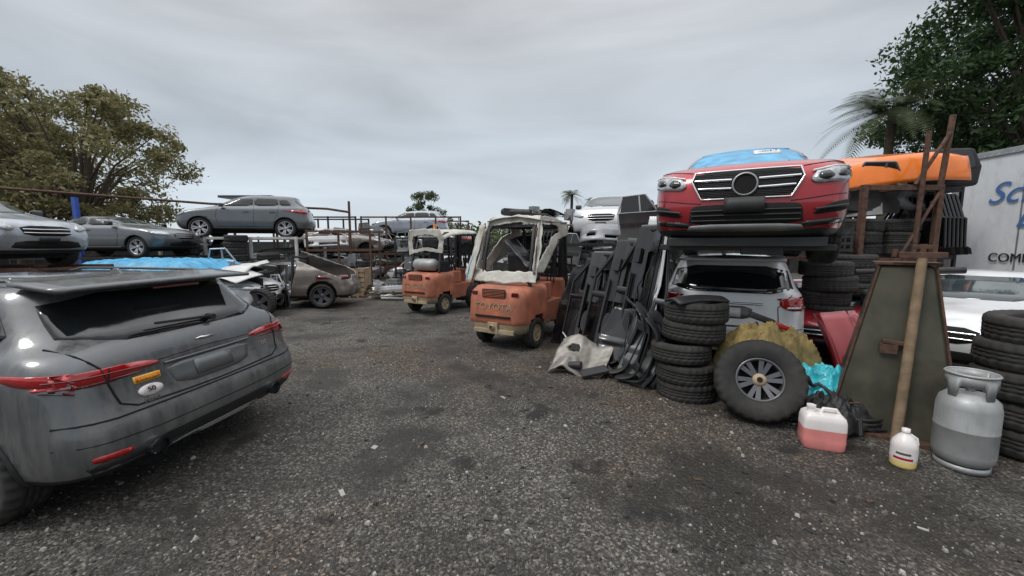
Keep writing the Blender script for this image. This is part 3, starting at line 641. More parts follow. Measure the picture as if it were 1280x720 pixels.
DI={k:door_mesh(k,False,True) for k in('pblack','pwhite','psilver','pslate','pblack2')}
HM={k:hood_mesh(k) for k in('pblack','pwhite','orangep','psilver','pred','pslate')}
def solid(o,t=.02):
    md=o.modifiers.new('s','SOLIDIFY'); md.thickness=t; return o
def engine_mesh():
    b=MB(); b.box((.5,.4,.4),(0,0,.25)); b.box((.4,.3,.15),(0,0,.5)); b.cyl((.25,0,.2),(.42,0,.2),.14,n=16); b.cyl((-.2,.2,.35),(-.05,.32,.35),.09,n=12); b.box((.2,.15,.2),(-.3,.05,.15))
    for i in range(4): b.cyl((-.18+i*.12,-.2,.35),(-.18+i*.12,-.34,.22),.03,n=8)
    return b.mesh('engine_mesh',['steel'])
EM=engine_mesh()
def parts_pile(name,x0,x1,y0,y1,z,n,seed=0,kinds='bdhet'):
    rnd=random.Random(seed); g=G(name,((x0+x1)/2,(y0+y1)/2,z))
    for i in range(n):
        k=rnd.choice(kinds); p=(rnd.uniform(x0,x1)-(x0+x1)/2,rnd.uniform(y0,y1)-(y0+y1)/2,rnd.uniform(.0,.15))
        if k=='b': solid(inst('bumper',BM[rnd.choice(['pblack','pblack2','pwhite','psilver','plast'])],g,(p[0],p[1],p[2]+.2),(rnd.uniform(-30,30),rnd.uniform(-8,8),rnd.uniform(-40,40))))
        elif k=='d': inst('door',(DM if rnd.random()<.5 else DI)[rnd.choice(['pblack','pwhite','psilver','pslate'])],g,p,(rnd.uniform(-25,10),rnd.uniform(-6,6),rnd.uniform(-40,40)),(.8,.8,.8))
        elif k=='h': solid(inst('hood',HM[rnd.choice(['pblack','pwhite','psilver','pslate'])],g,(p[0],p[1],p[2]+.12),(rnd.uniform(-10,25),rnd.uniform(-12,12),rnd.uniform(0,360)),(.8,.8,.8)))
        elif k=='e': inst('engine',EM,g,p,(0,0,rnd.uniform(0,360)),(1,1,1))
        elif k=='t': inst('tyre',TY,g,(p[0],p[1],p[2]+.13),(rnd.uniform(-8,8),0,0))
    return g
parts_pile('car_parts_pile',-8,-3,22.2,24.5,.85,12,1); parts_pile('car_parts_pile',-8,-3,22.2,24.5,1.55,12,2)
parts_pile('car_parts_pile',-8.6,-5.8,22.2,24,2.35,4,12)
parts_pile('car_parts_pile',-13,-8.6,15.3,16.3,.0,9,3); parts_pile('car_parts_pile',-13,-8.6,15.3,16.5,1.35,8,4)
parts_pile('car_parts_pile',1.3,4.6,11.3,13,.1,8,5); parts_pile('car_parts_pile',1.3,4.6,11.3,13,.75,8,6); parts_pile('car_parts_pile',1.3,4.6,11.3,13,1.35,7,7)
parts_pile('car_parts_pile',-16,-10.3,13.1,14,.0,9,8); parts_pile('car_parts_pile',-14.8,-9.6,7.9,8.9,.1,10,9); parts_pile('car_parts_pile',-14.8,-9.6,7.9,8.9,.85,10,10)
parts_pile('car_parts_pile',-8,-5.7,16,16.9,.0,5,13); parts_pile('car_parts_pile',-8,-5.7,16,16.9,.92,5,14,'ebt'); parts_pile('car_parts_pile',-8,-5.7,16,16.9,1.82,3,15,'eb')
parts_pile('car_parts_pile',-4.9,-2.7,17.3,18.3,0,5,16); parts_pile('car_parts_pile',-4.9,-2.7,17.3,18.3,.82,4,17); parts_pile('car_parts_pile',-4.9,-2.7,17.3,18.3,1.62,3,18)
parts_pile('car_parts_pile',-13,-8.6,22,23.5,1.15,10,19); parts_pile('car_parts_pile',-13,-8.6,22,23.5,2.42,6,21,'hbe')
parts_pile('scrap_heap',-8.8,-6.6,13.9,15.0,0,9,22,'bhe'); parts_pile('scrap_heap',-5.4,-3.9,14.6,15.6,0,4,23,'eb')
parts_pile('scrap_heap',-9.6,-7.9,10.2,11.0,0,7,24,'bdhe'); parts_pile('scrap_heap',-9.2,-7.5,11.2,12,.95,5,26,'bdh'); parts_pile('scrap_heap',-7.9,-6.6,12.2,12.8,0,4,27,'bed')
g=G('storage_shed',(3.5,19.5,0)); b=MB()
for x in(-3.6,-1.2,1.2,3.6,6): b.box((.12,.12,2.75),(x,-1.5,1.375)); b.box((.12,.12,3.0),(x,1.5,1.5))
for z in(.9,1.7,2.4): b.box((9.8,.08,.1),(1.2,-1.5,z)); b.box((9.6,2.8,.03),(1.2,0,z))
b.obj('frame',['dsteel'],g)
b=MB(); b.grid(lambda u,v:(-4.0+10.6*u,-1.9+4*v,2.80+.25*v+.02*math.sin(u*400)),150,2); b.obj('roof_sheet',['rust'],g,sol=.02)
b=MB(); b.box((9.8,.05,2.6),(1.2,1.62,1.3)); b.obj('back_wall',['wall'],g)
for i,z in enumerate((.05,.97,1.77)): parts_pile('car_parts_pile',0,9.3,18.1,19,z,18,20+i)
parts_pile('car_parts_pile',.2,9,18.4,20,3.0,14,31,'bhed')
g=G('yard_fence',(0,0,0)); b=MB()
for x0,y0,x1,y1 in((-30,27,22,27),(-30,27,-30,2),(22,27,22,2)):
    n=int(math.hypot(x1-x0,y1-y0)/2.5); a=math.degrees(math.atan2(y1-y0,x1-x0))
    for i in range(n):
        t=(i+.5)/n; ux,uy=(x1-x0)/n,(y1-y0)/n; px,py=x0+(x1-x0)*t,y0+(y1-y0)*t
        b.box((2.44,.04,2.1),(px,py,1.1),(0,0,a)); b.box((.08,.08,2.5),(px+ux/2,py+uy/2,1.25),(0,0,a))
b.obj('panels',['wall'],g)
g=G('gantry_frame',(0,0,0)); b=MB()
b.box((.14,.14,3.7),(-16.0,14.9,1.85)); b.obj('post',['bluep'],g)
tube(g,'rail',[(-22,13,4.2),(-13.2,17.8,3.75),(-8.2,18,3.55),(-7.2,18,3.4)],.05,'rust')
b=MB(); b.box((2.3,1.1,.10),(-11.6,18.2,4.05)); b.obj('roof_plate',['pblack'],g); b=MB()
for x in(-12.5,-10.6,-7.3): b.box((.08,.08,3.9),(x,18.2,1.95))
b.obj('uprights',['rust'],g)
def stack(name,x,y,n,me=TY,z0=0,hgt=.25,jit=.03,seed=0,s_=1):
    rnd=random.Random(seed+int(x*100)); g=G(name,(x,y,z0),rnd.uniform(0,90),s_)
    for i in range(n): inst('tyre',me,g,(rnd.uniform(-jit,jit),rnd.uniform(-jit,jit),.125+i*hgt*.98),(rnd.uniform(-2.5,2.5),rnd.uniform(-2,2),rnd.uniform(0,360)))
    return g
for i in range(5): stack('tyre_stack',-13+i*.9,15.0,4,z0=1.35 if i%2 else 0,seed=i)
stack('tyre_stack',-9.9,13.6,6); stack('tyre_stack',-9.1,13.9,5)
def cloth(name,loc,rz,sx,sy,hgt,m_,seed=0,amp=.08,fr=3,base=0.02,drop=0):
    b=MB()
    def fn(u,v):
        x,y=(2*u-1),(2*v-1); r_=max(abs(x),abs(y)); e=1-r_**3
        q=noise.noise(Vector((x*fr,y*fr,seed)))+.5*noise.noise(Vector((x*fr*2.7,y*fr*2.7,seed+5)))+.25*noise.noise(Vector((x*fr*7,y*fr*7,seed+5)))
        rr=1+.15*noise.noise(Vector((x*2,y*2,seed+9)))
        return (x*sx/2*rr,y*sy/2*rr,base+hgt*max(0,e)+amp*q*(.3+.7*max(e,0))+amp*.4-drop*max(0,r_-.75)*4*(1+.5*q))
    b.grid(fn,64,64); g=G(name,loc,rz); b.obj('cloth',[m_],g); return g
cloth('blue_tarp',(-10.0,11.4,1.42),-5,3.9,2.2,.10,'bluet',3,.08,4,drop=.22)
g=G('crumpled_white_hood',(-7.9,11.55,1.05),-100); solid(inst('hood',HM['pwhite'],g,(0,-.4,.1),(14,8,0),(1,1,1.6)))
g=G('wrecked_front_end',(-7.55,11.35,0),-15); solid(inst('bumper',BM['pblack'],g,(.1,-.35,.45),(0,8,0))); solid(inst('fender',HM['pblack'],g,(-.2,-.2,.75),(60,10,20),(.7,.7,.9)),.03)
inst('wheel',WHD,g,(.72,-.3,.38),(0,0,200),(1.1,1.1,1.1)); inst('engine',EM,g,(0,.1,.25))
b=MB(); b.box((1.5,.1,.1),(0,0,.6)); b.box((.1,.9,.12),(.5,.3,.45)); b.box((.1,.9,.12),(-.5,.3,.45)); b.box((1.2,.06,.4),(0,-.05,.85)); b.obj('radiator_support',['dsteel'],g,.01)
g=G('wooden_crate',(-6.2,15.3,0),4); b=MB()
for i in range(6): b.box((1.3,.03,.15),(0,-.45,.12+i*.18))
for s_ in(-.63,.63): b.box((.08,.8,1.1),(s_,0,.55))
for s_ in(-.3,.1,.4): b.box((.07,.04,1.1),(s_,-.49,.55))
b.box((1.2,.75,.9),(0,.03,.5),mi=1); b.obj('boards',['woodl','void'],g)
g=G('scrap_plank_heap',(-4.2,14.6,0),10); b=MB()
for i in range(18): b.box((random.uniform(.6,1.5),.12,.03),(random.uniform(-.6,.6),random.uniform(-.5,.5),.04+.015*i),(random.uniform(-5,5),random.uniform(-5,5),random.uniform(-30,30)),mi=random.choice((0,1,2)))
b.obj('planks',['wood','plast','rwhite'],g)
# ------------------------------------------------------------ FORKLIFT
def forklift(name,loc,rz,S,var=0):
    g=G(name,loc,rz,S); b=MB()
    rs=[]; lv=[(.30,.10,.50),(.34,.04,.54),(.47,.015,.57),(.49,.0,.578),(.60,.0,.58),(.86,.02,.58),(1.0,.06,.57),(1.08,.16,.53),(1.10,.26,.46)]
    n=0
    for z,xr,w_ in lv:
        P=[]; cr=.22
        for i in range(7): P.append((xr,(w_-cr)*i/7))
        for i in range(9): a=math.pi/2*i/8; P.append((xr+cr*1.1*(1-math.cos(a)),w_-cr+cr*math.sin(a)))
        for x_ in (.3,.45,.62,.75,.85,.95): P.append((max(x_,xr+cr*1.1+.01),w_))
        full=[(x,-y,z) for x,y in P[::-1][:-1]]+[(x,y,z) for x,y in P]; rs.append(full); n=len(full)
    rows=[]
    for a_,b_ in zip(rs[:-1],rs[1:]):
        k=max(1,int((b_[0][2]-a_[0][2])/.05)); rows+=[[tuple(Vector(p).lerp(Vector(q),t/k)) for p,q in zip(a_,b_)] for t in range(k)]
    rows.append(rs[-1]); rs=rows
    for mi_ in(0,1):
        f=[]
        for i in range(len(rs)-1):
            for j in range(n-1):
                cz=(rs[i][j][2]+rs[i+1][j][2])/2; cx=(rs[i][j][0]+rs[i][j+1][0])/2
                if abs(rs[i][j][1])>.5 and math.hypot(cx-.56,cz-.30)<.32 and cx>.28: continue
                if (cz<.48)==(mi_==1): f.append((i*n+j,i*n+j+1,(i+1)*n+j+1,(i+1)*n+j))
        b.add([p for r_ in rs for p in r_],f,mi_,None,True)
    vv=[p for r_ in rs for p in r_]
    b.add(vv,[tuple((len(rs)-1)*n+j for j in range(n))],0)
    o=b.obj('counterweight',['orange','cwmud'],g)
    b=MB(); b.box((.72,.74,.66),(.52,0,.66)); b.obj('counterweight_core',['void'],g)
    b=MB(); b.box((.03,.46,.14),(.035,0,.99)); b.box((.05,.7,.03),(-.008,0,.60)); b.obj('radiator_grille',['void'],g,.01)
    b=MB()
    for i in range(5): b.box((.03,.45,.008),(.018,0,.94+i*.024))
    b.obj('grille_slats',['orange'],g)
    b=MB(); b.lathe([(.001,0),(.05,0),(.05,.05),(.035,.06)],0,16,T((.0,0,.42),(0,-90,0))); b.box((.05,.8,.08),(.03,0,.34)); b.box((.03,.2,.2),(.0,0,.40)); b.obj('tow_pin',['cwmud'],g,.01)
    text(g,'lettering','TOYOTA',.16,'cwmud',(.006,0,.76),(90,0,-90),.004,sx=1.15)
    for s_ in(-1,1):
        b=MB(); b.box((.03,.12,.07),(.055,s_*.40,.98),(0,0,-s_*10)); b.obj('tail_lamp',['redd'],g,.01)
    b=MB(); b.box((.92,.98,.42),(1.46,0,.55)); b.box((.62,.86,.34),(1.15,0,.93)); b.prism([(1.72,.3),(2.0,.3),(2.0,1.05),(1.9,1.15),(1.80,1.1),(1.76,.6)],.98); b.box((.45,1.06,.05),(1.55,0,.36),mi=1)
    b.box((.12,.9,.55),(.97,0,.8),mi=0)
    b.obj('chassis',['orange','dsteel'],g,.03)
    b=MB(); b.box((.44,.46,.12),(1.15,0,1.17)); b.box((.12,.44,.48),(.93,0,1.42),(0,-10,0)); b.obj('seat',['blackc'],g,.04)
    b=MB(); b.cyl((1.75,0,1.05),(1.6,0,1.35),.03); b.lathe([(.17,-.012),(.185,0),(.17,.012),(.155,0)],0,28,T((1.58,0,1.38),(0,-32,0)),None,True); b.box((.3,.03,.02),(1.58,0,1.38),(0,58,90))
    for i in range(3): b.cyl((1.75,-.2-i*.07,1.05),(1.68,-.22-i*.07,1.35),.012,n=8)
    b.obj('steering_wheel_levers',['plast'],g)
    for x,r_,y_ in((.56,.27,.50),(1.92,.35,.52)):
        for s_ in(-1,1):
            inst('wheel',FW,g,(x,s_*y_,r_),(0,0,0 if s_>0 else 180),(r_/.35,)*3)
    b=MB()
    for s_ in(-1,1):
        b.box((.14,.08,2.1),(2.28,s_*.34,1.15)); b.box((.10,.06,2.0),(2.30,s_*.25,1.1)); b.cyl((2.2,s_*.16,.2),(2.2,s_*.16,1.9),.04)
        b.box((1.0,.11,.04),(2.95,s_*.28,.08)); b.box((.05,.11,.6),(2.45,s_*.28,.36))
    for z in(.3,1.1,2.15): b.box((.06,.76,.12),(2.34,0,z))
    for z in(.45,.85): b.box((.05,.95,.1),(2.42,0,z))
    for i in range(7): b.box((.03,.03,.7),(2.42,-.45+i*.15,1.2))
    for i in range(3): tube(g,'hydraulic_hose',[(2.15,-.1+i*.09,.6),(2.12,-.1+i*.09,1.4),(2.18,-.08+i*.09,2.0),(2.3,-.06+i*.08,2.1)],.014,'plast')
    b.box((.05,.95,.06),(2.42,0,1.55)); b.obj('mast_forks',['dsteel'],g,.006)
    H_=2.14
    for s_ in(-1,1):
        tube(g,'guard_post',[(.42,s_*.48,1.05),(.50,s_*.48,1.6),(.62,s_*.46,H_-.06),(.75,s_*.45,H_),(1.85,s_*.45,H_+.02),(1.98,s_*.46,H_-.06),(2.06,s_*.49,1.0)],.035,'dsteel')
    b=MB()
    for i in range(8): b.box((.03,.9,.05),(.75+i*.155,0,H_+.005))
    b.obj('guard_bars',['dsteel'],g)
    def ring_panel(outer,inner,fn,nm,mt='ltcream'):
        n=len(outer); b=MB(); K=8
        v=[fn(*(Vector(outer[i]).lerp(Vector(inner[i]),j/K))) for i in range(n) for j in range(K+1)]
        f=[(i*(K+1)+j,((i+1)%n)*(K+1)+j,((i+1)%n)*(K+1)+j+1,i*(K+1)+j+1) for i in range(n) for j in range(K)]
        b.add(v,f,0,None,True); return b.obj(nm,[mt],g,sol=.02)
    def densify(P,k=6):
        o=[]
        for i in range(len(P)):
            for j in range(k): o.append(Vector(P[i]).lerp(Vector(P[(i+1)%len(P)]),j/k))
        return [p+Vector((noise.noise(Vector((p.x*9,p.y*9,var+3))),noise.noise(Vector((p.x*9,p.y*9,var+8)))))*.03 for p in o]
    nzf=lambda y,z:.025*noise.noise(Vector((y*4,z*4,var*7)))
    if var==0:
        out_=densify([(-.62,1.16),(-.2,1.15),(.3,1.14),(.70,1.14),(.92,1.25),(.86,1.5),(.68,2.0),(.5,2.3),(0,2.33),(-.5,2.3),(-.60,2.0),(-.62,1.5)]); inn=densify([(-.54,1.34),(-.2,1.33),(.3,1.33),(.54,1.36),(.68,1.46),(.66,1.6),(.56,1.95),(.43,2.14),(0,2.20),(-.42,2.17),(-.52,1.95),(-.55,1.6)])
        ring_panel(out_,inn,lambda y,z:(.33+.40*(z-1.1)/1.1+.12*y*y+nzf(y,z),y,z+nzf(z,y)),'stripped_cab_rear')
        for s_ in(-1,1):
            o1=densify([(.36,1.35),(.75,1.3),(1.5,1.9),(2.0,2.0),(1.95,2.24),(1.2,2.32),(.74,2.3),(.55,1.9)]); i1=densify([(.50,1.50),(.72,1.55),(1.2,1.95),(1.55,2.05),(1.5,2.14),(1.2,2.20),(.82,2.18),(.62,1.8)])
            ring_panel(o1,i1,lambda x,z,s_=s_:(x,s_*(.60-.08*(z-1.2)+.03*noise.noise(Vector((x*3,z*3,4)))),z),'stripped_cab_side')
        b=MB(); b.grid(lambda u,v:(.66+1.3*u,(2*v-1)*.54,2.24+.07*(1-(2*v-1)**2)+.02*noise.noise(Vector((u*6,v*6,1)))),18,12); b.obj('stripped_cab_roof',['ltcream'],g,sol=.012)
        b=MB(); b.grid(lambda u,v:(.30+.14*u+.25*v,.66+.22*u-.16*v+.03*noise.noise(Vector((u*3,v*6,1))),1.12+1.05*v),5,14); b.obj('hanging_cover_flap',['ltcream'],g,sol=.012)
        tube(g,'blue_cover_edge',[(.40,.84,1.20),(.52,.76,1.6),(.62,.68,2.0)],.010,'bluet')
        tube(g,'rust_stain_frame',[(.42,-.57,1.3),(.52,-.55,1.7),(.64,-.50,2.1)],.02,'rust')
        b=MB(); b.grid(lambda u,v:(.7+.5*u,-.3+.5*v,1.4+.5*v+.05*noise.noise(Vector((u*5,v*5,2)))),8,8); b.obj('hanging_clear_sheet',['plate'],g,sol=.005)
        b=MB(); b.cyl((.9,-.25,2.38),(.9,.35,2.42),.06); b.box((.5,.5,.06),(1.5,-.1,2.36),(4,3,10)); b.box((.2,.5,.12),(1.0,.1,2.40),(4,3,30)); b.obj('roof_junk',['dsteel'],g,.01)
    else:
        b=MB(); b.grid(lambda u,v:(.45+1.6*u,(2*v-1)*.60,2.14+.13*(1-(2*v-1)**4)-.18*(1-u)**4+.03*noise.noise(Vector((u*6,v*6,1)))),18,12); b.obj('stripped_cab_roof',['ltcream'],g,sol=.015)
        out_=densify([(-.58,1.60),(0,1.68),(.60,1.55),(.62,2.0),(.5,2.24),(0,2.26),(-.5,2.24),(-.60,2.0)]); inn=densify([(-.44,1.72),(0,1.76),(.44,1.70),(.48,1.95),(.40,2.06),(0,2.1),(-.40,2.06),(-.46,1.95)])
        ring_panel(out_,inn,lambda y,z:(.50+.1*y*y+nzf(y,z)-.05,y,z),'stripped_cab_rear')
        b=MB(); b.lathe([(.001,-.38),(.12,-.36),(.16,-.3),(.16,.3),(.12,.36),(.001,.38)],0,20,T((.45,0,1.3),(90,0,0))); b.obj('gas_cylinder',['tank'],g)
        b=MB(); b.box((.3,.9,.3),(.75,0,1.25)); b.obj('cylinder_bracket',['dsteel'],g,.02)
        tube(g,'beacon',[(1.2,.3,2.28),(1.2,.3,2.42)],.05,'amber')
    return g
FW=wheel_mesh(.35,.2,1,'cwmud',.19)
forklift('forklift',(-.36,7.35,0),60,1.1,0)
forklift('forklift',(-2.75,11.2,0),60,1.08,1)
# ------------------------------------------------------------ leaning panels
def leaning(name,x,y,h_,w_,lean,yaw,m_,kind='panel',z0=0,flip=False):
    g=G(name,(x,y,z0),yaw); X=T((0,0,0),(0,lean,0)); sd=random.random()*50
    if kind in('panel','gate'):
        b=MB(); 
        def fn(u,v):
            ww=w_*(1-.35*max(0,v-.6)/.4-.2*max(0,.15-v)/.15); 
            return (.06*math.sin(v*2.7)+.05*math.sin(u*3)-(.03 if .46<v<.52 else 0)+.01*noise.noise(Vector((u*3,v*5,sd))),(u-.5)*ww+.04*math.sin(v*5+sd),h_*v)
        b.grid(fn,14,30,X=X,hole=(lambda u,v:(.15<u<.85 and .62<v<.92)) if kind=='gate' else None); b.obj('panel',[m_],g,sol=.03)
        for e_ in(0,1):
            tube(g,'panel_lip',[X@Vector(fn(e_,t)) for t in [i/14 for i in range(15)]],.010,m_)
        if kind=='panel' and sd>20: tube(g,'wire_loom',[X@Vector((-.06-.03*math.sin(i*1.3),-.2+.03*math.sin(i*2)*w_,h_*(.2+i*.06))) for i in range(10)],.01,'plast')
    elif kind=='bumper':
        o=solid(inst('bumper',BM[m_],g,(0,0,0)),.02); o.matrix_basis=X@T((0,0,h_/2),(0,90,90))@Matrix.Diagonal((h_/1.7,1,1.2,1))
    elif kind=='door':
        K=Matrix(((0,1,0,0),(0,0,1,0),(1,0,0,0),(0,0,0,1)))
        o=inst('door',DI[m_],g); o.matrix_basis=X@T((0,-w_*.55,h_/2))@K@Matrix.Diagonal((h_,1.1,w_,1))
    return g
random.seed(11)
for k,(x,y,h_,w_,ln,yw,m_,kd) in enumerate([
 (.98,7.75,1.70,.80,22,38,'pblack','panel'),(1.12,7.55,1.85,.85,20,30,'pblack2','gate'),(1.24,7.35,1.9,.80,19,42,'pblack','door'),(1.30,7.10,1.95,.80,20,28,'pblack','gate'),(1.42,6.95,2.0,.7,18,22,'pblack','panel'),
 (1.48,6.70,2.1,.85,17,34,'pblack2','door'),(1.60,6.60,2.2,.75,16,24,'pblack','gate'),(1.66,6.40,2.2,.75,15,18,'pblack2','panel'),(1.74,6.30,2.3,.7,13,28,'pblack','door'),
 (1.84,6.35,2.5,.55,11,14,'pwhite','panel'),(1.92,6.3,2.45,.65,10,8,'pwhite','gate'),(2.02,6.25,2.2,.6,9,14,'pblack','panel')]):
    leaning('leaning_body_panel',x,y,h_,w_,ln,yw,m_,kd)
for x,y,h_,ln,yw,m_ in((1.62,5.95,1.15,22,-25,'plast'),(1.80,5.68,1.1,15,-40,'plast'),(1.92,5.5,1.0,18,-55,'pblack2')):
    leaning('leaning_bumper_cover',x,y,h_,.5,ln,yw,m_,'bumper')
leaning('leaning_fender',1.70,5.55,1.05,.6,20,35,'pslate','panel'); leaning('leaning_fender',1.46,6.0,1.1,.6,25,45,'pblack','panel'); leaning('leaning_fender',1.88,5.62,1.25,.5,14,20,'pslate','gate')
rack('panel_rack',2.1,3.2,7.9,9.4,[1.0,1.9],'dsteel',2)
parts_pile('car_parts_pile',2.2,3.2,7.9,9.2,1.95,5,55,'bd')
g=G('crumpled_metal_panel',(1.02,6.15,0),-18); b=MB()
def cf(u,v):
    x=-.42+.85*u; y=-.25+.6*v; z=.04+.40*v+.07*noise.noise(Vector((u*3,v*2.5,2)))+.02*noise.noise(Vector((u*9,v*8,6)))+.10*math.sin(u*6.5)*(1-v*.5)
    return (x+.15*v,y,max(.01,z))
b.grid(cf,34,24,hole=lambda u,v:(u-.3)**2+(v-.65)**2<.012); b.obj('sheet',['silverm'],g,sol=.012)
b=MB(); b.cyl((-.30,-.1,.10),(.1,-.2,.16),.06,mi=0,n=14); b.box((.4,.2,.05),(.3,-.25,.10),(10,-12,20)); b.obj('pipe',['pblack2'],g,.01)
# ------------------------------------------------------------ tyres right
stack('tyre_stack',2.28,5.12,3,seed=1,jit=.06,s_=.98); stack('tyre_stack',2.42,5.2,2,z0=.75,seed=4,jit=.05,s_=1.02)
g=G('loose_bumper_cap',(2.38,5.1,1.27),15); b=MB(); b.grid(lambda u,v:((u-.5)*.75,(v-.5)*.3,.05*math.sin(v*3)+.03*math.sin(u*3)),12,6); b.obj('shell',['plast'],g,sol=.03)
g=G('off_road_wheel',(2.80,4.40,.46),0); WB=wheel_mesh(.455,.30,2,'alu',.235)
o=inst('wheel',WB,g,(0,0,0),(0,0,0)); o.rotation_euler=(R(22),R(14),0); g.e.rotation_euler=(0,0,R(180-20))
b=MB(); X=T((0,.085,0),(-90,0,0)); b.lathe([(.001,.02),(.05,.02),(.07,0),(.075,-.03)],0,20,X); b.lathe([(.001,.028),(.03,.028)],1,12,X); o2=b.obj('hub_cap',['woodl','void'],g); o2.rotation_euler=(R(22),R(14),0)
for x,y,n,z in((5.35,6.75,7,0),(5.05,6.35,2,0),(6.1,7.2,7,.1),(6.9,6.9,4,.0),(7.15,7.4,5,0),(6.15,6.5,5,0)): stack('tyre_stack',x,y,n,z0=z,seed=n,jit=.05)
stack('tyre_stack',5.03,3.72,5,seed=3,jit=.04,s_=1.08)
stack('tyre_stack',5.9,3.4,5,seed=5,s_=1.08)
cloth('olive_cloth',(3.25,4.98,.50),20,1.1,.75,.38,'olive',2,.14,3,drop=.2)
cloth('teal_tarp',(3.75,4.62,.02),-30,1.15,.9,.40,'teal',5,.15,4)
cloth('black_bag',(3.5,4.2,.0),10,.75,.55,.28,'blackc',8,.10,4)
cloth('black_bag',(3.2,4.85,.0),40,.9,.7,.5,'blackc',12,.10,4)
g=G('debris_heap',(3.6,4.35,0)); b=MB()
for i in range(46): b.box((random.uniform(.1,.5),.03,.02),(random.uniform(-.6,.6),random.uniform(-.4,.4),random.uniform(.02,.28)),(random.uniform(-30,30),random.uniform(-30,30),random.uniform(0,180)),mi=random.choice((0,0,1,2)))
b.obj('scraps',['plast','rust','blackc'],g,.004)
tube(None,'bent_black_hose',[(3.1+.05*i,4.6-.03*i+.06*math.sin(i),.62-.03*i+.04*math.sin(i*1.7)) for i in range(12)],.022,'plast')
tube(None,'coiled_hose',[(3.75+.2*math.cos(i*.5),4.1+.13*math.sin(i*.5),.04+.004*i) for i in range(40)],.014,'plast')
b=MB(); b.box((.32,.05,.06),(0,0,0),(0,20,0)); b.box((.3,.08,.08),(-.25,0,.1),(0,20,0),mi=1); b.obj('red_lamp_bar',['redl','plast'],None,.02,loc=(3.45,5.0,.95),rot=(0,0,-15))
g=G('coolant_jug',(3.08,3.80,.0),-22,1.0); b=MB()
def rbox(b,w_,d_,zs,mi,n=28,e=.28):
    prof=zs; v=[];f=[]
    for z,k in prof:
        for i in range(n):
            a=2*math.pi*i/n; c_,s_=math.cos(a),math.sin(a); v.append((math.copysign(abs(c_)**e,c_)*w_/2*k,math.copysign(abs(s_)**e,s_)*d_/2*k,z))
    for q in range(len(prof)-1):
        for i in range(n): j=(i+1)%n; f.append((q*n+i,q*n+j,(q+1)*n+j,(q+1)*n+i))
    b.add(v,f,mi,None,True); b.add(v,[tuple(range((len(prof)-1)*n,len(prof)*n)),tuple(range(n-1,-1,-1))],mi)
rbox(b,.36,.24,[(0,.90),(.02,.98),(.10,1),(.13,.985),(.16,1),(.20,1)],0); rbox(b,.36,.24,[(.201,1),(.28,.99),(.325,.93),(.345,.80)],1)
b.cyl((-.10,0,.34),(-.10,0,.39),.035,mi=1); b.cyl((-.10,0,.385),(-.10,0,.41),.04,mi=1); b.obj('container',['pinkl','whitep'],g)
tube(g,'handle',[(-.02,0,.34),(0,0,.385),(.10,0,.385),(.13,0,.34)],.017,'whitep')
g=G('washer_fluid_jug',(3.55,3.44,0),-30,1.0); b=MB()
b.lathe([(.0,0),(.085,0),(.092,.02),(.092,.07)],1,32); b.lathe([(.0921,.07),(.0935,.10),(.0935,.20),(.085,.235),(.05,.285),(.024,.31),(.024,.325)],0,32); b.lathe([(.03,.318),(.03,.35),(.0,.352)],2,20)
b.lathe([(.0945,.085),(.0945,.19)],2,32); b.obj('bottle',['whitep','yellowl','whitep'],g)
b=MB(); b.grid(lambda u,v:(.0955*math.cos(-2.6+1.5*u),.0955*math.sin(-2.6+1.5*u),.085+.02*v),10,1); b.obj('label_band',['redl'],g); b=MB(); b.grid(lambda u,v:(.0955*math.cos(-2.4+1.1*u),.0955*math.sin(-2.4+1.1*u),.13+.02*v),10,1); b.obj('label_text_band',['pslate'],g)
tube(g,'handle',[(.03,0,.30),(.075,0,.27),(.085,0,.215)],.013,'whitep')
g=G('propane_tank',(4.08,3.44,0),0); b=MB()
b.lathe([(.17,0),(.18,.0),(.18,.05),(.165,.05),(.165,.03)],0,40)
b.lathe([(.10,.05),(.17,.06),(.198,.10),(.205,.15),(.205,.36),(.208,.365),(.208,.375),(.205,.38),(.205,.56),(.19,.63),(.14,.68),(.05,.70),(.0,.70)],0,48)
b.cyl((0,0,.68),(0,0,.77),.03,mi=1); b.cyl((-.05,0,.76),(.07,0,.76),.022,mi=1); b.cyl((0,0,.77),(0,0,.80),.04,mi=1)
b.obj('cylinder',['tank','steel'],g)
b=MB()
v=[];f=[];n=64
for i in range(n+1):
    a=2*math.pi*i/n; t=(i%16); lo=.66 if t in(0,1,2,14,15) else .76
    v+=[(.165*math.cos(a),.165*math.sin(a),lo),(.165*math.cos(a),.165*math.sin(a),.86)]
for i in range(n): f.append((2*i,2*i+2,2*i+3,2*i+1))
b.add(v,f,0,None,True); b.obj('valve_collar',['tank'],g,sol=.012)
b=MB(); b.lathe([(.158,.86),(.165,.875),(.178,.86),(.165,.85)],0,48,None,None,True); b.obj('collar_ring',['tank'],g)
g=G('tapered_steel_stand',(4.08,4.16,0),-38,1.0); b=MB()
H_=1.78; q=[(-.52,-.30,0),(.50,-.30,0),(.50,.35,0),(-.52,.35,0)]; t_=[(-.20,-.12,H_),(.22,-.12,H_),(.22,.18,H_),(-.20,.18,H_)]
b.add(q+t_,[(0,1,5,4),(1,2,6,5),(2,3,7,6),(3,0,4,7),(4,5,6,7)]); b.obj('body',['green'],g,.03)
b=MB(); b.box((.50,.36,.03),(.01,.03,1.80)); b.box((1.12,.10,.05),(-.01,-.33,.025)); b.box((.22,.05,.04),(-.02,-.24,1.00),(0,4,0)); b.box((.14,.05,.10),(-.08,-.24,.93)); b.obj('brackets',['rust'],g,.006)
tube(g,'weld_seam',[(-.515,-.305,.02),(-.2,-.125,H_)],.012,'rust'); tube(g,'weld_seam',[(.50,-.305,.02),(.22,-.125,H_)],.012,'rust')
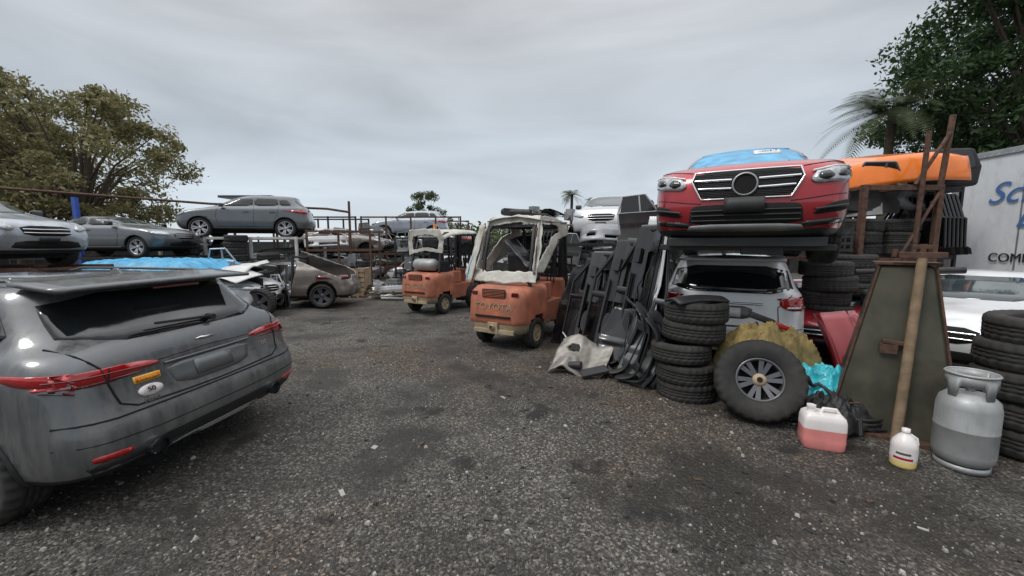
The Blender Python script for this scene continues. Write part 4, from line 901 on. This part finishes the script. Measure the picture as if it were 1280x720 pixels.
b=MB(); b.cyl((.02,-.45,0.0),(.10,-.20,1.86),.045,.04,n=10); b.obj('post',['wood'],g)
b=MB(); b.box((.34,.08,.06),(.10,-.18,1.89)); b.cyl((.1,-.18,1.9),(.1,-.18,2.0),.03); b.box((.16,.05,.04),(.1,-.18,1.97)); b.cyl((-.1,-.18,1.87),(-.1,-.18,1.95),.025); b.obj('post_head',['rust'],g,.005)
bg_car('red_coupe',(7.6,9.6,0),-128,'pred','sedan',dims=(4.6,1.85,1.4))
bg_car('white_hatchback',(9.3,7.3,0.12),-150,'pwhite','sedan',dims=(4.5,1.85,1.62))
g=G('red_fender_panel',(4.85,5.25,0),20); solid(inst('hood',HM['pred'],g,(0,0,.02),(72,0,-8),(.62,1.0,1.6)),.03)
g=rack('rusty_parts_rack',6.3,7.65,7.3,9.2,[1.75,3.05],'rust',2,.09)
b=MB(); b.cyl((.675,-.95,3.0),(.76,-.95,4.25),.045); b.cyl((.2,-.98,3.05),(.72,-.98,3.95),.03); b.cyl((.25,-1.02,1.75),(.30,-1.02,3.95),.04); b.cyl((.05,-1.0,1.8),(.62,-1.0,2.9),.025); b.obj('braces',['rust'],g)
for k in range(2): stack('tyre_stack',6.66+.68*k,7.75,3,z0=1.78,seed=k+40,s_=.92)
g=G('orange_hood',(7.40,7.55,3.12),-8,1.06,ry=-5); b=MB()
def of(u,v):
    t=2*u-1; x=t*(1.02-.12*max(0,v-.3)); 
    if v<.3: q=v/.3; y=.10*q*q+.16*t*t; z=.02+.46*q-.06*t*t*(1-q)
    else: q=(v-.3)/.7; y=.10+.16*t*t*(1-q)+1.15*q; z=.48+.20*q-.10*abs(t)**4+.03*(abs(t)<.5)
    return (x,y,z)
b.grid(of,28,20); b.obj('shell',['orangep'],g,sol=.02)
b=MB(); b.box((1.7,.9,.16),(0,.65,.08)); b.obj('underframe',['pblack2'],g,.03)
rack('steel_rack',7.80,8.60,7.8,9.2,[1.0,1.8,3.08],'dsteel',2)
g=G('black_cab_shell',(8.45,8.3,3.1),-15,.72); b=MB(); b.prism([(-.7,0),(.7,0),(.75,.5),(.55,.98),(-.4,1.0),(-.7,.5)],1.3); b.obj('shell',['pblack2'],g,.08)
b=MB(); b.prism([(-.55,.45),(.6,.45),(.48,.88),(-.36,.9)],1.33); b.obj('windows',['glass'],g,.01)
for k in range(6): 
    g=G('leaning_body_panel',(7.86+.12*k,7.9+.04*k,1.8),20); inst('door',(DM if k%2 else DI)['pblack'],g,(0,0,0),(-6,0,80),(1,1,1.0))
for k in range(4):
    g=G('leaning_body_panel',(7.9+.14*k,7.75+.04*k,.02),20); inst('door',(DM if k%2 else DI)['pblack'],g,(0,0,0),(-6,0,70),(1,1,1.3))
parts_pile('car_parts_pile',6.4,8.0,7.6,8.6,2.5,3,77,'bd')
g=G('plastic_crate',(5.75,7.6,1.86),-20); b=MB()
for z in(0,.12,.24,.36): 
    for s_ in(-.3,.3): b.box((.9,.02,.05),(0,s_,z+.03)); b.box((.02,.6,.05),(s_*1.5,0,z+.03))
for i in range(10): b.box((.03,.02,.4),(-.43+i*.095,-.303,.2))
b.obj('slats',['plast'],g)
tube(None,'steel_pipe',[(4.9,5.7,1.60),(5.9,5.2,1.66)],.045,'dsteel')
g=G('box_truck',(9.85,9.1,0),0); b=MB()
b.box((2.4,7.5,3.0),(1.2,-3.75,2.35)); b.obj('cargo_box',['truckw'],g,.02)
b=MB(); 
for z in(.87,3.83): b.box((.05,7.5,.12),(-.012,-3.75,z))
for y in(-.06,-7.44): b.box((.06,.12,3.0),(-.014,y,2.35))
for i in range(1,6): b.box((.012,.03,2.84),(-.004,-i*1.25,2.35))
b.obj('edge_trim',['steel'],g,.008)
b=MB()
for i in range(60): b.cyl((-.02,-.2-i*.12,3.80),(-.045,-.2-i*.12,3.80),.012,n=6)
b.obj('rivets',['rwhite'],g)
b=MB(); b.box((.2,7,.2),(.6,-3.7,.72)); b.box((.2,7,.2),(1.8,-3.7,.72)); b.box((2.2,.1,.5),(1.2,-.1,.6)); b.obj('chassis',['dsteel'],g)
for y in(-1.6,-2.5,-6.5): inst('wheel',WHD,g,(.35,y,.48),(0,0,90+0),(1.3,1.3,1.3))
text(g,'sign_script','Schulte',.60,'inkb',(-.03,-1.55,3.0),(90,0,-90),.003,.4,1.0)
text(g,'sign_script','Landsc',.56,'inkb',(-.03,-1.95,2.5),(90,0,-90),.003,.4,1.0)
text(g,'sign_block','COMPLETE LANDSCAPING',.25,'inkk',(-.03,-2.25,1.72),(90,0,-90),.006,0,.95)
# ------------------------------------------------------------ trees
def leafmat(nm,c1_,c2_):
    m=bpy.data.materials.new(nm); m.use_nodes=True; nt=m.node_tree; N=nt.nodes; L=nt.links; p=N['Principled BSDF']; p.inputs['Roughness'].default_value=.6
    g_=N.new('ShaderNodeNewGeometry'); r_=N.new('ShaderNodeValToRGB'); L.new(g_.outputs['Random Per Island'],r_.inputs[0])
    r_.color_ramp.elements[0].color=(*c1_,1); r_.color_ramp.elements[1].color=(*c2_,1); L.new(r_.outputs[0],p.inputs['Base Color']); M[nm]=m
    t=N.new('ShaderNodeBsdfTranslucent'); L.new(r_.outputs[0],t.inputs['Color']); mx=N.new('ShaderNodeMixShader'); mx.inputs[0].default_value=.4
    L.new(p.outputs[0],mx.inputs[1]); L.new(t.outputs[0],mx.inputs[2]); L.new(mx.outputs[0],N['Material Output'].inputs[0])
leafmat('leaf_olive',(.10,.11,.045),(.28,.24,.11)); leafmat('leaf_dark',(.014,.035,.012),(.06,.11,.035)); leafmat('leaf_far',(.05,.075,.03),(.11,.13,.06))
def tree(name,loc,hgt,rad,lm,nl,ls,clumps,seed,squash=.8,trunk=.3,zlo=.35,cs0=.12):
    rs=np.random.RandomState(seed); g=G(name,loc)
    b=MB(); C=[]
    for i in range(clumps):
        a=rs.rand()*6.283; rr=rad*rs.rand()**.4*.95; z=hgt*(zlo+(.95-zlo)*rs.rand()); k=1-max(0,(z/hgt-.55)/.45)**2*.7-max(0,(zlo+.12-z/hgt))*1.2
        C.append((rr*math.cos(a)*k,rr*math.sin(a)*k,z))
    b.cyl((0,0,0),(.2,.1,hgt*.4),trunk,trunk*.6,n=10)
    for c_ in C[:max(8,clumps//3)]:
        mid=(c_[0]*.45,c_[1]*.45,hgt*.4+(c_[2]-hgt*.4)*.5); b.cyl((.15,.1,hgt*.3),mid,trunk*.3,trunk*.16,n=6); b.cyl(mid,c_,trunk*.16,trunk*.04,n=5)
    b.obj('trunk',['bark'],g)
    n=nl; ci=rs.randint(0,clumps,n); C=np.array(C); cs=rad*(cs0+.13*rs.rand(clumps))
    d=rs.normal(size=(n,3)); d/=np.linalg.norm(d,axis=1)[:,None]; r_=rs.rand(n)**.45*(1+.25*rs.rand(n)**4)
    P=C[ci]+d*(r_*cs[ci])[:,None]*np.array([1.15,1.15,squash])
    u=rs.normal(size=(n,3)); u/=np.linalg.norm(u,axis=1)[:,None]; w_=np.cross(u,rs.normal(size=(n,3))); w_/=np.linalg.norm(w_,axis=1)[:,None]
    s_=(ls*(.5+.9*rs.rand(n)))[:,None]
    V=np.stack([P-u*s_,P-w_*s_*.45,P+u*s_,P+w_*s_*.45],1).reshape(-1,3)
    me=bpy.data.meshes.new('foliage'); me.vertices.add(len(V)); me.vertices.foreach_set('co',V.ravel()); me.loops.add(n*4); me.loops.foreach_set('vertex_index',np.arange(n*4)); me.polygons.add(n); me.polygons.foreach_set('loop_start',np.arange(n)*4)
    me.update(calc_edges=True); me.materials.append(M[lm]); o=bpy.data.objects.new('foliage',me); COL.objects.link(o); g.add(o)
tree('olive_leaf_tree',(-22.0,20.5,0),10.0,5.3,'leaf_olive',28000,.11,160,3,.7,.35,.32,.06)
tree('olive_leaf_tree',(-28,23,0),10.5,4.8,'leaf_olive',16000,.13,90,5,.7,.35,.3,.08)
tree('dark_leaf_tree',(22.4,17.5,0),16,5.6,'leaf_dark',52000,.12,150,9,.75,.45,.3,.09)
tree('dark_leaf_tree',(27.0,19,0),17,6,'leaf_dark',24000,.17,80,19,.75,.45,.3)
tree('small_distant_tree',(-7.6,36,0),6.8,1.7,'leaf_far',5000,.10,40,4,.9,.14,.5,.12)
tree('small_distant_tree',(-10,60,0),6.0,3,'leaf_far',3500,.16,30,14)
def palm(name,loc,hgt,fl,n,seed,tr=.2):
    g=G(name,loc); rnd=random.Random(seed); b=MB(); b.cyl((0,0,0),(.1,0,hgt),tr,tr*.8,n=10); b.obj('trunk',['bark'],g); b=MB()
    for i in range(n):
        a=rnd.random()*6.283; el=rnd.uniform(-.2,1.1); prev=None; K=34
        for k in range(K+1):
            t=k/K; rr=fl*t*math.cos(el*(1-t*.3)); z=hgt+fl*(math.sin(el)*t-.65*t*t); p=Vector((rr*math.cos(a),rr*math.sin(a),z))
            if prev is not None:
                sd=Vector((-math.sin(a),math.cos(a),0)); ll=fl*.22*math.sin(math.pi*min(1,.15+t*.85))+.03
                for s_ in(-1,1):
                    q=p+sd*s_*ll+Vector((math.cos(a),math.sin(a),-.7))*ll*.5; b.add([prev,prev.lerp(p,.5),q],[(0,1,2)])
            prev=p
    b.obj('fronds',['leaf_far'],g)
palm('palm_tree',(16.8,18.5,0),7.8,2.9,38,2); palm('palm_tree',(5.2,36,0),6.3,1.3,30,3,.15)
palm('palm_tree',(7.4,38,0),6.0,1.0,24,5,.15)
tree('distant_tree_row',(0,75,0),4.2,20,'leaf_far',9000,.4,60,33,.5,.2,.2)
